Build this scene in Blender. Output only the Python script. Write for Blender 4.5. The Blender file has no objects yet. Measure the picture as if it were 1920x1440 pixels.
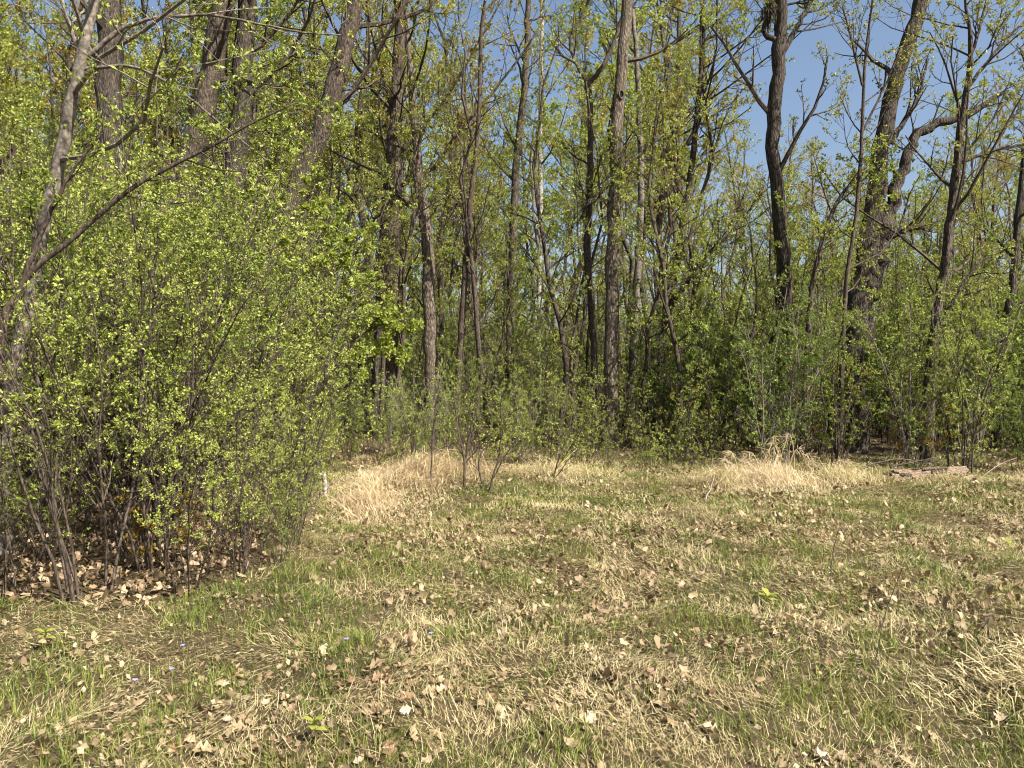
import bpy, math, random
import numpy as np
from mathutils import Vector, Matrix

# ------------------------------------------------------------------ camera, sky, sun, exposure
SC = bpy.context.scene
COL = SC.collection
F = 1450.0                       # focal length in photograph pixels (1920 wide)
CAMZ = 1.6
PITCH = math.atan(40 / F)        # horizon 40 px above the middle

cam_d = bpy.data.cameras.new('camera')
cam = bpy.data.objects.new('camera', cam_d)
COL.objects.link(cam)
cam.location = (0, 0, CAMZ)
cam.rotation_euler = (math.pi / 2 - PITCH, 0, 0)
cam_d.sensor_width = 36
cam_d.lens = F / 1920 * 36
cam_d.clip_end = 2000
SC.camera = cam

SUN_AZ = math.radians(130)       # compass angle from +Y towards +X
SUN_EL = math.radians(46)
W = bpy.data.worlds.new('World')
SC.world = W
W.use_nodes = True
nt = W.node_tree
nt.nodes.clear()
sky = nt.nodes.new('ShaderNodeTexSky')
sky.sky_type = 'NISHITA'
sky.sun_disc = False
sky.sun_elevation = SUN_EL
sky.sun_rotation = SUN_AZ
sky.air_density = 1.0
sky.dust_density = 3.2
sky.ozone_density = 1.4
bg = nt.nodes.new('ShaderNodeBackground')
bg.inputs['Strength'].default_value = 0.068
wo = nt.nodes.new('ShaderNodeOutputWorld')
nt.links.new(sky.outputs[0], bg.inputs[0])
nt.links.new(bg.outputs[0], wo.inputs[0])

sun_d = bpy.data.lights.new('sun', 'SUN')
sun_d.energy = 5.0
sun_d.angle = math.radians(0.5)
sun_d.color = (1.0, 0.94, 0.84)
sun = bpy.data.objects.new('sun', sun_d)
COL.objects.link(sun)
to_sun = Vector((math.sin(SUN_AZ) * math.cos(SUN_EL), math.cos(SUN_AZ) * math.cos(SUN_EL), math.sin(SUN_EL)))
sun.rotation_euler = to_sun.to_track_quat('Z', 'Y').to_euler()
sun.location = (10, -8, 20)

SC.view_settings.view_transform = 'Standard'
SC.view_settings.look = 'None'
SC.view_settings.gamma = 1
SC.view_settings.use_curve_mapping = False
SC.view_settings.exposure = 1.42
SC.cycles.max_bounces = 6
SC.cycles.diffuse_bounces = 2
SC.cycles.glossy_bounces = 2
SC.cycles.transmission_bounces = 4
SC.cycles.transparent_max_bounces = 4
SC.cycles.use_denoising = True
SC.cycles.filter_width = 1.1

RNG = np.random.default_rng(11)
random.seed(4)


# ------------------------------------------------------------------ helpers: place, ground height
def at(px, py, Y):
    """world point on the plane y = Y seen at photograph pixel (px, py)"""
    dx = (px - 960) / F
    dy = -(py - 720) / F
    c, s = math.cos(PITCH), math.sin(PITCH)
    vy = c + dy * s
    vz = dy * c - s
    t = Y / vy
    return np.array([dx * t, Y, CAMZ + vz * t])


def gpt(px, py):
    dx = (px - 960) / F
    dy = -(py - 720) / F
    c, s = math.cos(PITCH), math.sin(PITCH)
    vy = c + dy * s
    vz = dy * c - s
    t = -CAMZ / vz
    return dx * t, vy * t


def gz(x, y):
    x = np.asarray(x, float)
    y = np.asarray(y, float)
    near = np.exp(-np.maximum(y - 14, 0) / 8)
    h = 0.035 * np.sin(x * 1.3 + 0.7 * y) + 0.03 * np.sin(1.9 * y - 0.8 * x + 1.0) + 0.018 * np.sin(3.7 * x + 1.1) * np.sin(3.1 * y + x)
    h += 0.012 * np.sin(7.1 * x + 2 * y) * np.sin(6.3 * y - 1.7 * x)
    h += 0.035 * fnoise(x * 2.3, y * 2.3, 91) + 0.012 * vnoise(x * 9, y * 9, 95)
    h += 0.16 * np.exp(-((x - 3.0) ** 2 / 1.2 + (y - 3.6) ** 2 / 0.7))       # matted hummock, near right corner
    h += 0.10 * np.exp(-((x + 1.3) ** 2 / 0.9 + (y - 9.6) ** 2 / 0.8))
    h += 0.08 * np.exp(-((x - 3.1) ** 2 / 0.9 + (y - 9.7) ** 2 / 0.5))
    h -= 0.12 * np.exp(-((x - 3.75) ** 2 / 0.10 + (y - 5.55) ** 2 / 0.05))    # small hollow on the right
    return h * near


def vnoise(x, y, seed=0):
    """smooth value noise in -1..1, vectorised"""
    x = np.asarray(x, float)
    y = np.asarray(y, float)
    xi = np.floor(x).astype(np.int64)
    yi = np.floor(y).astype(np.int64)
    fx = x - xi
    fy = y - yi
    fx = fx * fx * (3 - 2 * fx)
    fy = fy * fy * (3 - 2 * fy)

    def h(a, b):
        n = (a * 374761393 + b * 668265263 + seed * 974634521) & 0xFFFFFFFF
        n = ((n ^ (n >> 13)) * 1274126177) & 0xFFFFFFFF
        n = n ^ (n >> 16)
        return (n & 0xFFFF) / 32767.5 - 1
    return (h(xi, yi) * (1 - fx) + h(xi + 1, yi) * fx) * (1 - fy) + (h(xi, yi + 1) * (1 - fx) + h(xi + 1, yi + 1) * fx) * fy


def fnoise(x, y, seed=0):
    return (vnoise(x, y, seed) + 0.5 * vnoise(2.1 * x, 2.1 * y, seed + 1) + 0.25 * vnoise(4.3 * x, 4.3 * y, seed + 2)) / 1.5


# ------------------------------------------------------------------ helpers: meshes
class Acc:
    def __init__(self):
        self.V, self.F, self.n = [], [], 0

    def add(self, verts, faces, mat=0):
        verts = np.asarray(verts, np.float32).reshape(-1, 3)
        self.V.append(verts)
        self.F.append((np.asarray(faces, np.int64) + self.n, mat))
        self.n += len(verts)

    def mesh(self, name, mats, smooth=True):
        me = bpy.data.meshes.new(name)
        V = np.concatenate(self.V)
        me.vertices.add(len(V))
        me.vertices.foreach_set('co', V.ravel())
        loops = np.concatenate([f.ravel() for f, m in self.F])
        sizes = np.concatenate([np.full(len(f), f.shape[1]) for f, m in self.F])
        mi = np.concatenate([np.full(len(f), m) for f, m in self.F])
        starts = np.concatenate([[0], np.cumsum(sizes)[:-1]])
        me.loops.add(len(loops))
        me.loops.foreach_set('vertex_index', loops.astype(np.int32))
        me.polygons.add(len(sizes))
        me.polygons.foreach_set('loop_start', starts.astype(np.int32))
        me.polygons.foreach_set('material_index', mi.astype(np.int32))
        me.polygons.foreach_set('use_smooth', np.full(len(sizes), smooth))
        for m in mats:
            me.materials.append(m)
        me.update(calc_edges=True)
        return me


def link(name, data, parent=None, **props):
    o = bpy.data.objects.new(name, data)
    COL.objects.link(o)
    if parent:
        o.parent = parent
    for k, v in props.items():
        o[k] = v
    return o


def norm(v):
    return v / np.maximum(np.linalg.norm(v, axis=-1, keepdims=True), 1e-9)


def tubes(acc, P, R, sides=4, mat=0, rough=0.0, cap=True):
    """P (M,N,3) centre lines, R (M,N) radii"""
    P = np.asarray(P, float)
    R = np.asarray(R, float)
    if P.ndim == 2:
        P, R = P[None], R[None]
    M, N, _ = P.shape
    T = np.empty_like(P)
    T[:, 1:-1] = P[:, 2:] - P[:, :-2]
    T[:, 0] = P[:, 1] - P[:, 0]
    T[:, -1] = P[:, -1] - P[:, -2]
    T = norm(T)
    ref = norm(np.cross(norm(P[:, -1] - P[:, 0] + 1e-6), RNG.normal(size=(M, 3))))[:, None, :]
    A = norm(ref - (ref * T).sum(-1, keepdims=True) * T)
    B = np.cross(T, A)
    a = np.arange(sides) * 2 * math.pi / sides
    rr = R[:, :, None] * np.ones(sides)
    if rough:
        rr = rr * (1 + rough * RNG.normal(size=(M, 1, sides)) + 0.5 * rough * RNG.normal(size=(M, N, sides)))
    V = P[:, :, None, :] + rr[..., None] * (np.cos(a)[:, None] * A[:, :, None, :] + np.sin(a)[:, None] * B[:, :, None, :])
    idx = np.arange(M * N * sides).reshape(M, N, sides)
    nx = np.roll(idx, -1, 2)
    q = np.stack([idx[:, :-1], nx[:, :-1], nx[:, 1:], idx[:, 1:]], -1).reshape(-1, 4)
    acc.add(V, q, mat)
    if cap:
        acc.F.append((idx[:, -1, :] + (acc.n - M * N * sides), mat))


def resample(P, R, n, wob=0.0):
    """smooth polyline (Catmull-Rom) resampled to n points"""
    P = np.asarray(P, float)
    R = np.asarray(R, float)
    d = np.concatenate([[0], np.cumsum(np.linalg.norm(np.diff(P, axis=0), axis=1))])
    t = np.linspace(0, d[-1], n)
    i = np.clip(np.searchsorted(d, t, 'right') - 1, 0, len(P) - 2)
    f = ((t - d[i]) / np.maximum(d[i + 1] - d[i], 1e-9))[:, None]
    Pe = np.vstack([2 * P[0] - P[1], P, 2 * P[-1] - P[-2]])
    p0, p1, p2, p3 = Pe[i], Pe[i + 1], Pe[i + 2], Pe[i + 3]
    Q = 0.5 * (2 * p1 + (p2 - p0) * f + (2 * p0 - 5 * p1 + 4 * p2 - p3) * f ** 2 + (3 * p1 - p0 - 3 * p2 + p3) * f ** 3)
    Rq = R[i] * (1 - f[:, 0]) + R[i + 1] * f[:, 0]
    if wob:
        Q[1:-1] += RNG.normal(size=(n - 2, 3)) * wob * Rq[1:-1, None]
    return Q, Rq


def kids(P, R, k, t0, t1, ang, L, N=4, up=0.15, rs=0.6, wander=0.16, shrink=0.6, flat=0.0, rmin=0.0012, rmax=9):
    """k side branches on every centre line"""
    M, Np, _ = P.shape
    idx = np.repeat(np.arange(M), k)
    u = (np.tile(np.arange(k), M) + RNG.uniform(0, 1, M * k)) / k
    t = t0 + (t1 - t0) * u
    s = np.clip(t * (Np - 1), 0, Np - 1.001)
    i = s.astype(int)
    f = (s - i)[:, None]
    p = P[idx, i] * (1 - f) + P[idx, i + 1] * f
    r = R[idx, i] * (1 - f[:, 0]) + R[idx, i + 1] * f[:, 0]
    T = norm(P[idx, i + 1] - P[idx, i])
    v = RNG.normal(size=(M * k, 3))
    v[:, 2] *= (1 - flat)
    v -= (v * T).sum(-1, keepdims=True) * T
    v = norm(v)
    a = np.radians(ang) * RNG.uniform(0.7, 1.3, M * k)[:, None]
    d = T * np.cos(a) + v * np.sin(a)
    ln = L * (1 - shrink * u) * RNG.uniform(0.55, 1.3, M * k)
    out = np.empty((M * k, N, 3))
    out[:, 0] = p
    for j in range(1, N):
        d = norm(d + RNG.normal(size=d.shape) * wander + np.array([0, 0, up]))
        out[:, j] = out[:, j - 1] + d * (ln / (N - 1))[:, None]
    r0 = np.clip(r * rs, rmin, rmax)
    Rk = r0[:, None] * np.linspace(1, 0.35, N)[None]
    return out, Rk


def leaves(acc, P, nodes, per, size, t0=0.15, mat=1, upness=0.5, width=0.55, spread=1.0, fold=0.25, droop=0.0, keep=1.0):
    """clusters of small folded leaves at nodes along the twigs"""
    M, N, _ = P.shape
    m = M * nodes
    idx = np.repeat(np.arange(M), nodes)
    t = t0 + (1 - t0) * RNG.uniform(0, 1, m) ** 0.8
    s = np.clip(t * (N - 1), 0, N - 1.001)
    i = s.astype(int)
    f = (s - i)[:, None]
    p = P[idx, i] * (1 - f) + P[idx, i + 1] * f
    T = norm(P[idx, i + 1] - P[idx, i])
    if keep < 1:
        k = RNG.uniform(size=m) < keep
        p, T = p[k], T[k]
        m = len(p)
    p = np.repeat(p, per, 0)
    T = np.repeat(T, per, 0)
    n = m * per
    ax = norm(T * 0.45 + RNG.normal(size=(n, 3)) * spread * 0.7 + np.array([0, 0, 0.15 - droop]))
    nr = RNG.normal(size=(n, 3)) * 0.6 + np.array([0, 0, upness])
    sd = norm(np.cross(ax, nr))
    nn = np.cross(sd, ax)
    ln = size * RNG.uniform(0.55, 1.25, n)[:, None]
    w = ln * width * RNG.uniform(0.8, 1.2, n)[:, None] * 0.5
    b = p + ax * ln * 0.15
    mid = b + ax * ln * 0.5
    V = np.stack([b, mid - sd * w + nn * w * fold, b + ax * ln - nn * ln * 0.12, mid + sd * w + nn * w * fold], 1)
    q = np.arange(n * 4).reshape(n, 4)
    acc.add(V, np.concatenate([q[:, [0, 2, 1]], q[:, [0, 3, 2]]]), mat)


# ------------------------------------------------------------------ materials
def newmat(name):
    m = bpy.data.materials.new(name)
    m.use_nodes = True
    t = m.node_tree
    t.nodes.clear()
    out = t.nodes.new('ShaderNodeOutputMaterial')
    return m, t, out


def N_(t, typ, **kw):
    n = t.nodes.new(typ)
    for k, v in kw.items():
        if hasattr(n, k):
            setattr(n, k, v)
        else:
            n.inputs[k].default_value = v
    return n


def ramp(t, stops):
    r = t.nodes.new('ShaderNodeValToRGB')
    el = r.color_ramp.elements
    while len(el) < len(stops):
        el.new(0.5)
    for e, (p, c) in zip(el, stops):
        e.position = p
        e.color = (*c, 1)
    return r


def leafmat(name, stops, trans=0.4, tint=(1.15, 1.15, 0.7), rough=0.5, clump=1.6, spec=0.3):
    """thin leaf or blade: colour varies per leaf and in soft patches, part of the light passes through"""
    m, t, out = newmat(name)
    geo = N_(t, 'ShaderNodeNewGeometry')
    tc = N_(t, 'ShaderNodeTexCoord')
    oi = N_(t, 'ShaderNodeObjectInfo')
    no = N_(t, 'ShaderNodeTexNoise', Scale=clump, Detail=2.0)
    t.links.new(tc.outputs['Object'], no.inputs['Vector'])
    a = N_(t, 'ShaderNodeMath', operation='MULTIPLY_ADD')
    t.links.new(geo.outputs['Random Per Island'], a.inputs[0])
    a.inputs[1].default_value = 0.55
    t.links.new(no.outputs[0], a.inputs[2])
    b = N_(t, 'ShaderNodeMath', operation='MULTIPLY_ADD')
    t.links.new(oi.outputs['Random'], b.inputs[0])
    b.inputs[1].default_value = 0.3
    t.links.new(a.outputs[0], b.inputs[2])
    c = N_(t, 'ShaderNodeMapRange')
    c.inputs[1].default_value = 0.35
    c.inputs[2].default_value = 1.25
    t.links.new(b.outputs[0], c.inputs[0])
    r = ramp(t, stops)
    t.links.new(c.outputs[0], r.inputs[0])
    p = N_(t, 'ShaderNodeBsdfPrincipled', Roughness=rough)
    p.inputs['Specular IOR Level'].default_value = spec
    t.links.new(r.outputs[0], p.inputs['Base Color'])
    mul = N_(t, 'ShaderNodeMix', data_type='RGBA', blend_type='MULTIPLY')
    mul.inputs[0].default_value = 1
    t.links.new(r.outputs[0], mul.inputs[6])
    mul.inputs[7].default_value = (*tint, 1)
    tr = N_(t, 'ShaderNodeBsdfTranslucent')
    t.links.new(mul.outputs[2], tr.inputs[0])
    mx = N_(t, 'ShaderNodeMixShader')
    mx.inputs[0].default_value = trans
    t.links.new(p.outputs[0], mx.inputs[1])
    t.links.new(tr.outputs[0], mx.inputs[2])
    t.links.new(mx.outputs[0], out.inputs[0])
    return m


def barkmat(name, dark, light, sc=9.0, stretch=0.16, bump=0.6, moss=None, bands=None, lying=False):
    m, t, out = newmat(name)
    tc = N_(t, 'ShaderNodeTexCoord')
    mp = N_(t, 'ShaderNodeMapping')
    mp.inputs['Scale'].default_value = (sc * stretch, sc, sc) if lying else (sc, sc, sc * stretch)
    t.links.new(tc.outputs['Object'], mp.inputs[0])
    n1 = N_(t, 'ShaderNodeTexNoise', Scale=2.2, Detail=5.0, Roughness=0.65, Distortion=0.6)
    t.links.new(mp.outputs[0], n1.inputs['Vector'])
    vo = N_(t, 'ShaderNodeTexVoronoi', feature='DISTANCE_TO_EDGE', Scale=2.6)
    t.links.new(mp.outputs[0], vo.inputs['Vector'])
    mul = N_(t, 'ShaderNodeMath', operation='MULTIPLY_ADD')
    t.links.new(vo.outputs[0], mul.inputs[0])
    mul.inputs[1].default_value = 0.9
    t.links.new(n1.outputs[0], mul.inputs[2])
    r = ramp(t, [(0.38, dark), (0.62, tuple(0.5 * (a + b) for a, b in zip(dark, light))), (0.85, light)])
    t.links.new(mul.outputs[0], r.inputs[0])
    col = r.outputs[0]
    if moss or bands:
        n2 = N_(t, 'ShaderNodeTexNoise', Scale=3.0 if moss else 5.0, Detail=3.0)
        if bands:
            mp2 = N_(t, 'ShaderNodeMapping')
            mp2.inputs['Scale'].default_value = (1.2, 1.2, 4.0)
            t.links.new(tc.outputs['Object'], mp2.inputs[0])
            t.links.new(mp2.outputs[0], n2.inputs['Vector'])
        else:
            t.links.new(tc.outputs['Object'], n2.inputs['Vector'])
        rr = ramp(t, [(0.55, (0, 0, 0)), (0.68, (1, 1, 1))])
        t.links.new(n2.outputs[0], rr.inputs[0])
        mx = N_(t, 'ShaderNodeMix', data_type='RGBA')
        t.links.new(rr.outputs[0], mx.inputs[0])
        t.links.new(col, mx.inputs[6])
        mx.inputs[7].default_value = (*(moss or bands), 1)
        col = mx.outputs[2]
    p = N_(t, 'ShaderNodeBsdfPrincipled', Roughness=0.9)
    p.inputs['Specular IOR Level'].default_value = 0.15
    t.links.new(col, p.inputs['Base Color'])
    bp = N_(t, 'ShaderNodeBump', Strength=bump, Distance=0.03)
    t.links.new(mul.outputs[0], bp.inputs['Height'])
    t.links.new(bp.outputs[0], p.inputs['Normal'])
    t.links.new(p.outputs[0], out.inputs[0])
    return m


M = {}
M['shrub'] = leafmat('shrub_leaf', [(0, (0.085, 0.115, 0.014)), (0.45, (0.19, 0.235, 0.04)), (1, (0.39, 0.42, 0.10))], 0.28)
M['shrub_deep'] = leafmat('deep_green_shrub_leaf', [(0, (0.07, 0.11, 0.016)), (0.5, (0.15, 0.205, 0.038)), (1, (0.31, 0.365, 0.085))], 0.28)  # deeper green than the other shrub leaf
M['fresh'] = leafmat('fresh_tree_leaf', [(0, (0.11, 0.16, 0.016)), (0.5, (0.245, 0.285, 0.05)), (1, (0.41, 0.43, 0.11))], 0.36)
M['olive'] = leafmat('olive_tree_leaf', [(0, (0.11, 0.12, 0.018)), (0.5, (0.235, 0.24, 0.055)), (1, (0.38, 0.37, 0.11))], 0.32)
M['maple'] = leafmat('budding_maple_leaf', [(0, (0.17, 0.085, 0.025)), (0.4, (0.25, 0.19, 0.04)), (1, (0.36, 0.33, 0.07))], 0.32)
M['rusty'] = leafmat('rusty_leaf', [(0, (0.16, 0.075, 0.02)), (0.5, (0.22, 0.14, 0.03)), (1, (0.28, 0.24, 0.05))], 0.4)
M['grass'] = leafmat('green_grass_blade', [(0, (0.04, 0.08, 0.012)), (0.5, (0.11, 0.145, 0.026)), (1, (0.25, 0.265, 0.06))], 0.28, clump=0.9)
M['straw'] = leafmat('dry_grass_blade', [(0, (0.20, 0.15, 0.065)), (0.45, (0.38, 0.315, 0.155)), (1, (0.58, 0.50, 0.29))], 0.25, tint=(1.05, 1.0, 0.85), clump=0.8)
M['hay'] = leafmat('pale_hay_blade', [(0, (0.28, 0.20, 0.10)), (0.45, (0.47, 0.37, 0.22)), (1, (0.66, 0.55, 0.37))], 0.25, tint=(1.05, 1.0, 0.85), clump=0.8)
M['dead'] = leafmat('fallen_leaf_brown', [(0, (0.08, 0.05, 0.027)), (0.5, (0.205, 0.145, 0.08)), (1, (0.40, 0.31, 0.19))], 0.15, tint=(1.1, 0.95, 0.7), clump=0.7)
M['litter'] = leafmat('brown_litter_leaf', [(0, (0.07, 0.042, 0.024)), (0.45, (0.19, 0.128, 0.072)), (1, (0.38, 0.28, 0.175))], 0.12, tint=(1.1, 0.95, 0.7), clump=0.7)  # brown tones of the thick litter
M['violet'] = leafmat('violet_petal', [(0, (0.25, 0.22, 0.55)), (1, (0.42, 0.38, 0.75))], 0.3, tint=(1, 1, 1))
M['sprout'] = leafmat('sprout_leaf', [(0, (0.2, 0.26, 0.04)), (1, (0.34, 0.34, 0.07))], 0.4)
M['bark_dark'] = barkmat('dark_furrowed_bark', (0.010, 0.008, 0.006), (0.105, 0.085, 0.068), 13, 0.2, 0.9)
M['bark_brown'] = barkmat('brown_furrowed_bark', (0.012, 0.009, 0.007), (0.135, 0.105, 0.08), 13, 0.22, 0.9)
M['bark_grey'] = barkmat('smooth_grey_bark', (0.06, 0.05, 0.04), (0.21, 0.18, 0.145), 8, 0.8, 0.25, bands=(0.08, 0.07, 0.055))
M['bark_spot'] = barkmat('mottled_bark', (0.026, 0.021, 0.016), (0.20, 0.16, 0.122), 11, 0.3, 0.9, moss=(0.10, 0.085, 0.05))
M['bark_birch'] = barkmat('pale_birch_bark', (0.15, 0.135, 0.11), (0.40, 0.365, 0.32), 6, 1.5, 0.2, bands=(0.06, 0.05, 0.045))
M['twig'] = barkmat('twig_bark', (0.02, 0.015, 0.012), (0.11, 0.084, 0.064), 14, 0.3, 0.2)
M['twig_grey'] = barkmat('grey_twig_bark', (0.09, 0.075, 0.06), (0.26, 0.22, 0.17), 14, 0.3, 0.2)
M['rot'] = barkmat('rotten_wood', (0.06, 0.038, 0.025), (0.36, 0.27, 0.185), 22, 0.12, 1.0, lying=True)

# ground: soil with old straw and moss, darkened so gaps read as shadow
m, t, out = newmat('meadow_soil')
tc = N_(t, 'ShaderNodeTexCoord')
n1 = N_(t, 'ShaderNodeTexNoise', Scale=1.1, Detail=6.0, Roughness=0.7)
n2 = N_(t, 'ShaderNodeTexNoise', Scale=28.0, Detail=5.0, Roughness=0.75)
for n in (n1, n2):
    t.links.new(tc.outputs['Object'], n.inputs['Vector'])
r1 = ramp(t, [(0.35, (0.03, 0.036, 0.012)), (0.52, (0.075, 0.058, 0.03)), (0.68, (0.15, 0.11, 0.06))])
r2 = ramp(t, [(0.3, (0.02, 0.015, 0.01)), (0.6, (0.10, 0.075, 0.04)), (0.8, (0.25, 0.19, 0.11))])
t.links.new(n1.outputs[0], r1.inputs[0])
t.links.new(n2.outputs[0], r2.inputs[0])
mx = N_(t, 'ShaderNodeMix', data_type='RGBA')
mx.inputs[0].default_value = 0.55
t.links.new(r1.outputs[0], mx.inputs[6])
t.links.new(r2.outputs[0], mx.inputs[7])
p = N_(t, 'ShaderNodeBsdfPrincipled', Roughness=0.95)
p.inputs['Specular IOR Level'].default_value = 0.1
t.links.new(mx.outputs[2], p.inputs['Base Color'])
bp = N_(t, 'ShaderNodeBump', Strength=0.8, Distance=0.03)
t.links.new(n2.outputs[0], bp.inputs['Height'])
t.links.new(bp.outputs[0], p.inputs['Normal'])
t.links.new(p.outputs[0], out.inputs[0])
M['soil'] = m

# ------------------------------------------------------------------ the ground
u = np.linspace(-1, 1, 251)
gx = 14 * u + 500 * np.sign(u) * np.abs(u) ** 7
v = np.linspace(0, 1, 291)
gy = -3 + 22 * v + 600 * v ** 8
X, Y = np.meshgrid(gx, gy)
a = Acc()
idx = np.arange(X.size).reshape(X.shape)
a.add(np.stack([X, Y, gz(X, Y)], -1), np.stack([idx[:-1, :-1], idx[:-1, 1:], idx[1:, 1:], idx[1:, :-1]], -1).reshape(-1, 4))
link('ground', a.mesh('ground', [M['soil']]), kind='structure')


# ------------------------------------------------------------------ trees
def thing(name, label, cat, loc=(0, 0, 0), group=None):
    o = bpy.data.objects.new(name, None)
    o.empty_display_size = 0.2
    COL.objects.link(o)
    o.location = loc
    o['label'] = label
    o['category'] = cat
    if group:
        o['group'] = group
    return o


def polyline(px, Yd, base_x=None, top=None):
    """pixel polyline with widths -> world centre line with radii, first point on the ground"""
    pts, rad = [], []
    for q in px:
        x, y, w = q[:3]
        Yq = q[3] if len(q) > 3 else Yd
        pts.append(at(x, y, Yq))
        rad.append(w * 0.46 / F * Yq)
    return pts, rad


MARKS = []


def hero(name, label, px, Yd, bark, leaf=None, base=None, top=14.0, limbs=(), nl=9, L=2.6, zmin=4.0, lsize=0.047, per=4, nodes=5, sides=14,
         twig='twig', sub=6, subsub=4, up=0.12, wob=0.12, keep=1.0, seed=1, group=None, nodes_t=0.2):
    """px: trunk in the photograph from low to high as (x, y, width in px); base: x of the foot; limbs: likewise, leaving the trunk"""
    global RNG
    RNG = np.random.default_rng(seed)
    pts, rad = polyline(px, Yd)
    if base is not None:
        bx = (base - 960) / F * Yd
        pts.insert(0, np.array([bx, Yd, float(gz(bx, Yd)) - 0.12]))
        rad.insert(0, rad[0] * 1.35)
    d = norm(pts[-1] - pts[-2])
    if top and pts[-1][2] < top:
        z = pts[-1][2]
        n = 3
        r0 = rad[-1]
        zz = z
        for k in range(n):
            d = norm(d + np.array([RNG.normal() * 0.08, RNG.normal() * 0.08, 0.15]))
            step = (top - z) / n / max(d[2], 0.4)
            pts.append(pts[-1] + d * step)
            rad.append(r0 * (1 - (k + 1) / n * 0.8))
    org = pts[0].copy()
    o = thing(name, label, 'tree', tuple(org), group)
    MARKS.append((label, org[0], org[1]))
    n = max(8, int(len(pts) * 5))
    P, R = resample(pts, rad, n, wob)
    P = P - org
    a = Acc()
    tubes(a, P, R, sides, 0, rough=0.06)
    link('trunk', a.mesh('trunk', [M[bark]]), o)
    crown = Acc()
    lev = []
    for lb in limbs:
        lp, lr = polyline(lb, Yd)
        lp, lr = resample(np.array(lp) - org, lr, max(6, len(lb) * 4), 0.25)
        la = Acc()
        tubes(la, lp, lr, 9, 0, rough=0.05)
        link('limb', la.mesh('limb', [M[bark]]), o)
        c1, r1 = kids(lp[None], lr[None], 9, 0.25, 1, 45, L * 0.5, 4, up, 0.5, rmax=0.02)
        lev.append((c1, r1))
    if nl:
        t0 = np.clip((zmin - org[2]) / max(P[-1, 2], 0.1), 0.05, 0.9)
        c0, r0 = kids(P[None], R[None], nl, t0, 0.98, 58, L, 6, up, 0.42, shrink=0.5, wander=0.14, rmax=0.05)
        tubes(crown, c0, r0, 5, 0)
        c1, r1 = kids(c0, r0, sub, 0.2, 1, 48, L * 0.42, 4, up, 0.55)
        lev.append((c1, r1))
    for c1, r1 in lev:
        tubes(crown, c1, r1, 4, 0)
        c2, r2 = kids(c1, r1, subsub, 0.15, 1, 45, L * 0.17, 3, up, 0.6, rmin=0.0018)
        tubes(crown, c2, r2, 3, 0, cap=False)
        if leaf:
            leaves(crown, c2, nodes, per, lsize, 0.4, keep=keep)
            leaves(crown, c1, nodes, per, lsize, 0.65, keep=keep)
    if crown.V:
        link('crown', crown.mesh('crown', [M[twig], M[leaf] if leaf else M[twig]], smooth=False), o, kind='stuff')
    return o, P, R, org


# left edge: the smooth grey tree and the leaning dark stem in front of it
hero('tree', 'smooth pale grey tree at the left edge, leaning right as it climbs', [(8, 830, 30), (28, 700, 29), (48, 600, 28), (78, 450, 27), (103, 335, 26), (128, 225, 26), (152, 110, 24), (166, 50, 21), (178, 0, 18)],
     6.4, 'bark_grey', 'shrub', base=-6, top=9.5,
     limbs=[[(156, 112, 13), (185, 88, 11), (225, 58, 10), (275, 36, 8), (335, 30, 7), (405, 30, 6), (480, 44, 5), (560, 60, 4), (640, 66, 3)],
            [(152, 130, 8), (200, 126, 7), (245, 124, 6), (310, 152, 6), (375, 200, 5), (430, 246, 4), (500, 300, 3)],
            [(148, 108, 8), (136, 60, 7), (120, 18, 6), (112, -40, 5)]],
     nl=13, L=2.2, zmin=3.0, lsize=0.045, seed=3, sub=6, twig='twig_grey', nodes=3, keep=0.5)
hero('tree', 'thin dark tree leaning far right across the thicket from the left edge', [(4, 640, 15), (28, 562, 14), (62, 508, 12), (140, 445, 10), (235, 362, 9), (320, 312, 8), (400, 272, 7), (470, 232, 5), (560, 190, 3)],
     5.3, 'twig', 'shrub', base=-28, top=None, limbs=[[(30, 560, 12), (60, 480, 10), (84, 420, 9), (130, 330, 6), (190, 250, 4)]],
     nl=12, L=0.9, zmin=2.3, lsize=0.035, seed=4, sides=8, sub=4, nodes=3, keep=0.7)
hero('tree', 'thin dark forked stem rising from the middle of the left thicket', [(210, 665, 8), (250, 615, 9), (275, 570, 9), (288, 545, 9), (285, 510, 7), (292, 480, 5)],
     7.2, 'twig', 'shrub', base=150, top=3.2, limbs=[[(288, 548, 6), (320, 528, 5), (360, 512, 4), (395, 496, 3)]], nl=6, L=0.8, zmin=1.5, lsize=0.035, seed=5, sides=8, nodes=3)

# the big old trunks behind the thicket
hero('tree', 'broad upright dark trunk with deep furrows, behind the pale grey tree', [(192, 640, 48), (198, 400, 46), (203, 250, 45), (206, 100, 44), (206, 0, 43)],
     14, 'bark_dark', 'olive', base=190, top=17, nl=12, L=3.2, zmin=5, seed=6, sides=20)
hero('tree', 'broad brown trunk leaning right, left one of the close pair above the thicket', [(330, 420, 50), (360, 290, 47), (382, 205, 42), (398, 115, 41), (415, 30, 38), (422, 0, 37)],
     15, 'bark_brown', 'olive', base=290, top=17, nl=10, L=3.2, zmin=6, seed=7, sides=20)
hero('tree', 'dark furrowed trunk close on the right of the leaning brown trunk', [(428, 470, 44), (440, 330, 40), (449, 210, 38), (455, 100, 36), (461, 0, 35)],
     15.5, 'bark_dark', 'olive', base=415, top=17, nl=10, L=3.2, zmin=6, seed=8, sides=20)
hero('tree', 'thick dark trunk leaning strongly right, standing where the thicket thins out', [(500, 570, 46), (520, 470, 44), (555, 362, 41), (585, 280, 39), (620, 190, 37), (648, 85, 35), (668, 0, 33)],
     14, 'bark_brown', 'maple', base=470, top=16, nl=10, L=3.0, zmin=6, seed=9, sides=20)
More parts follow.
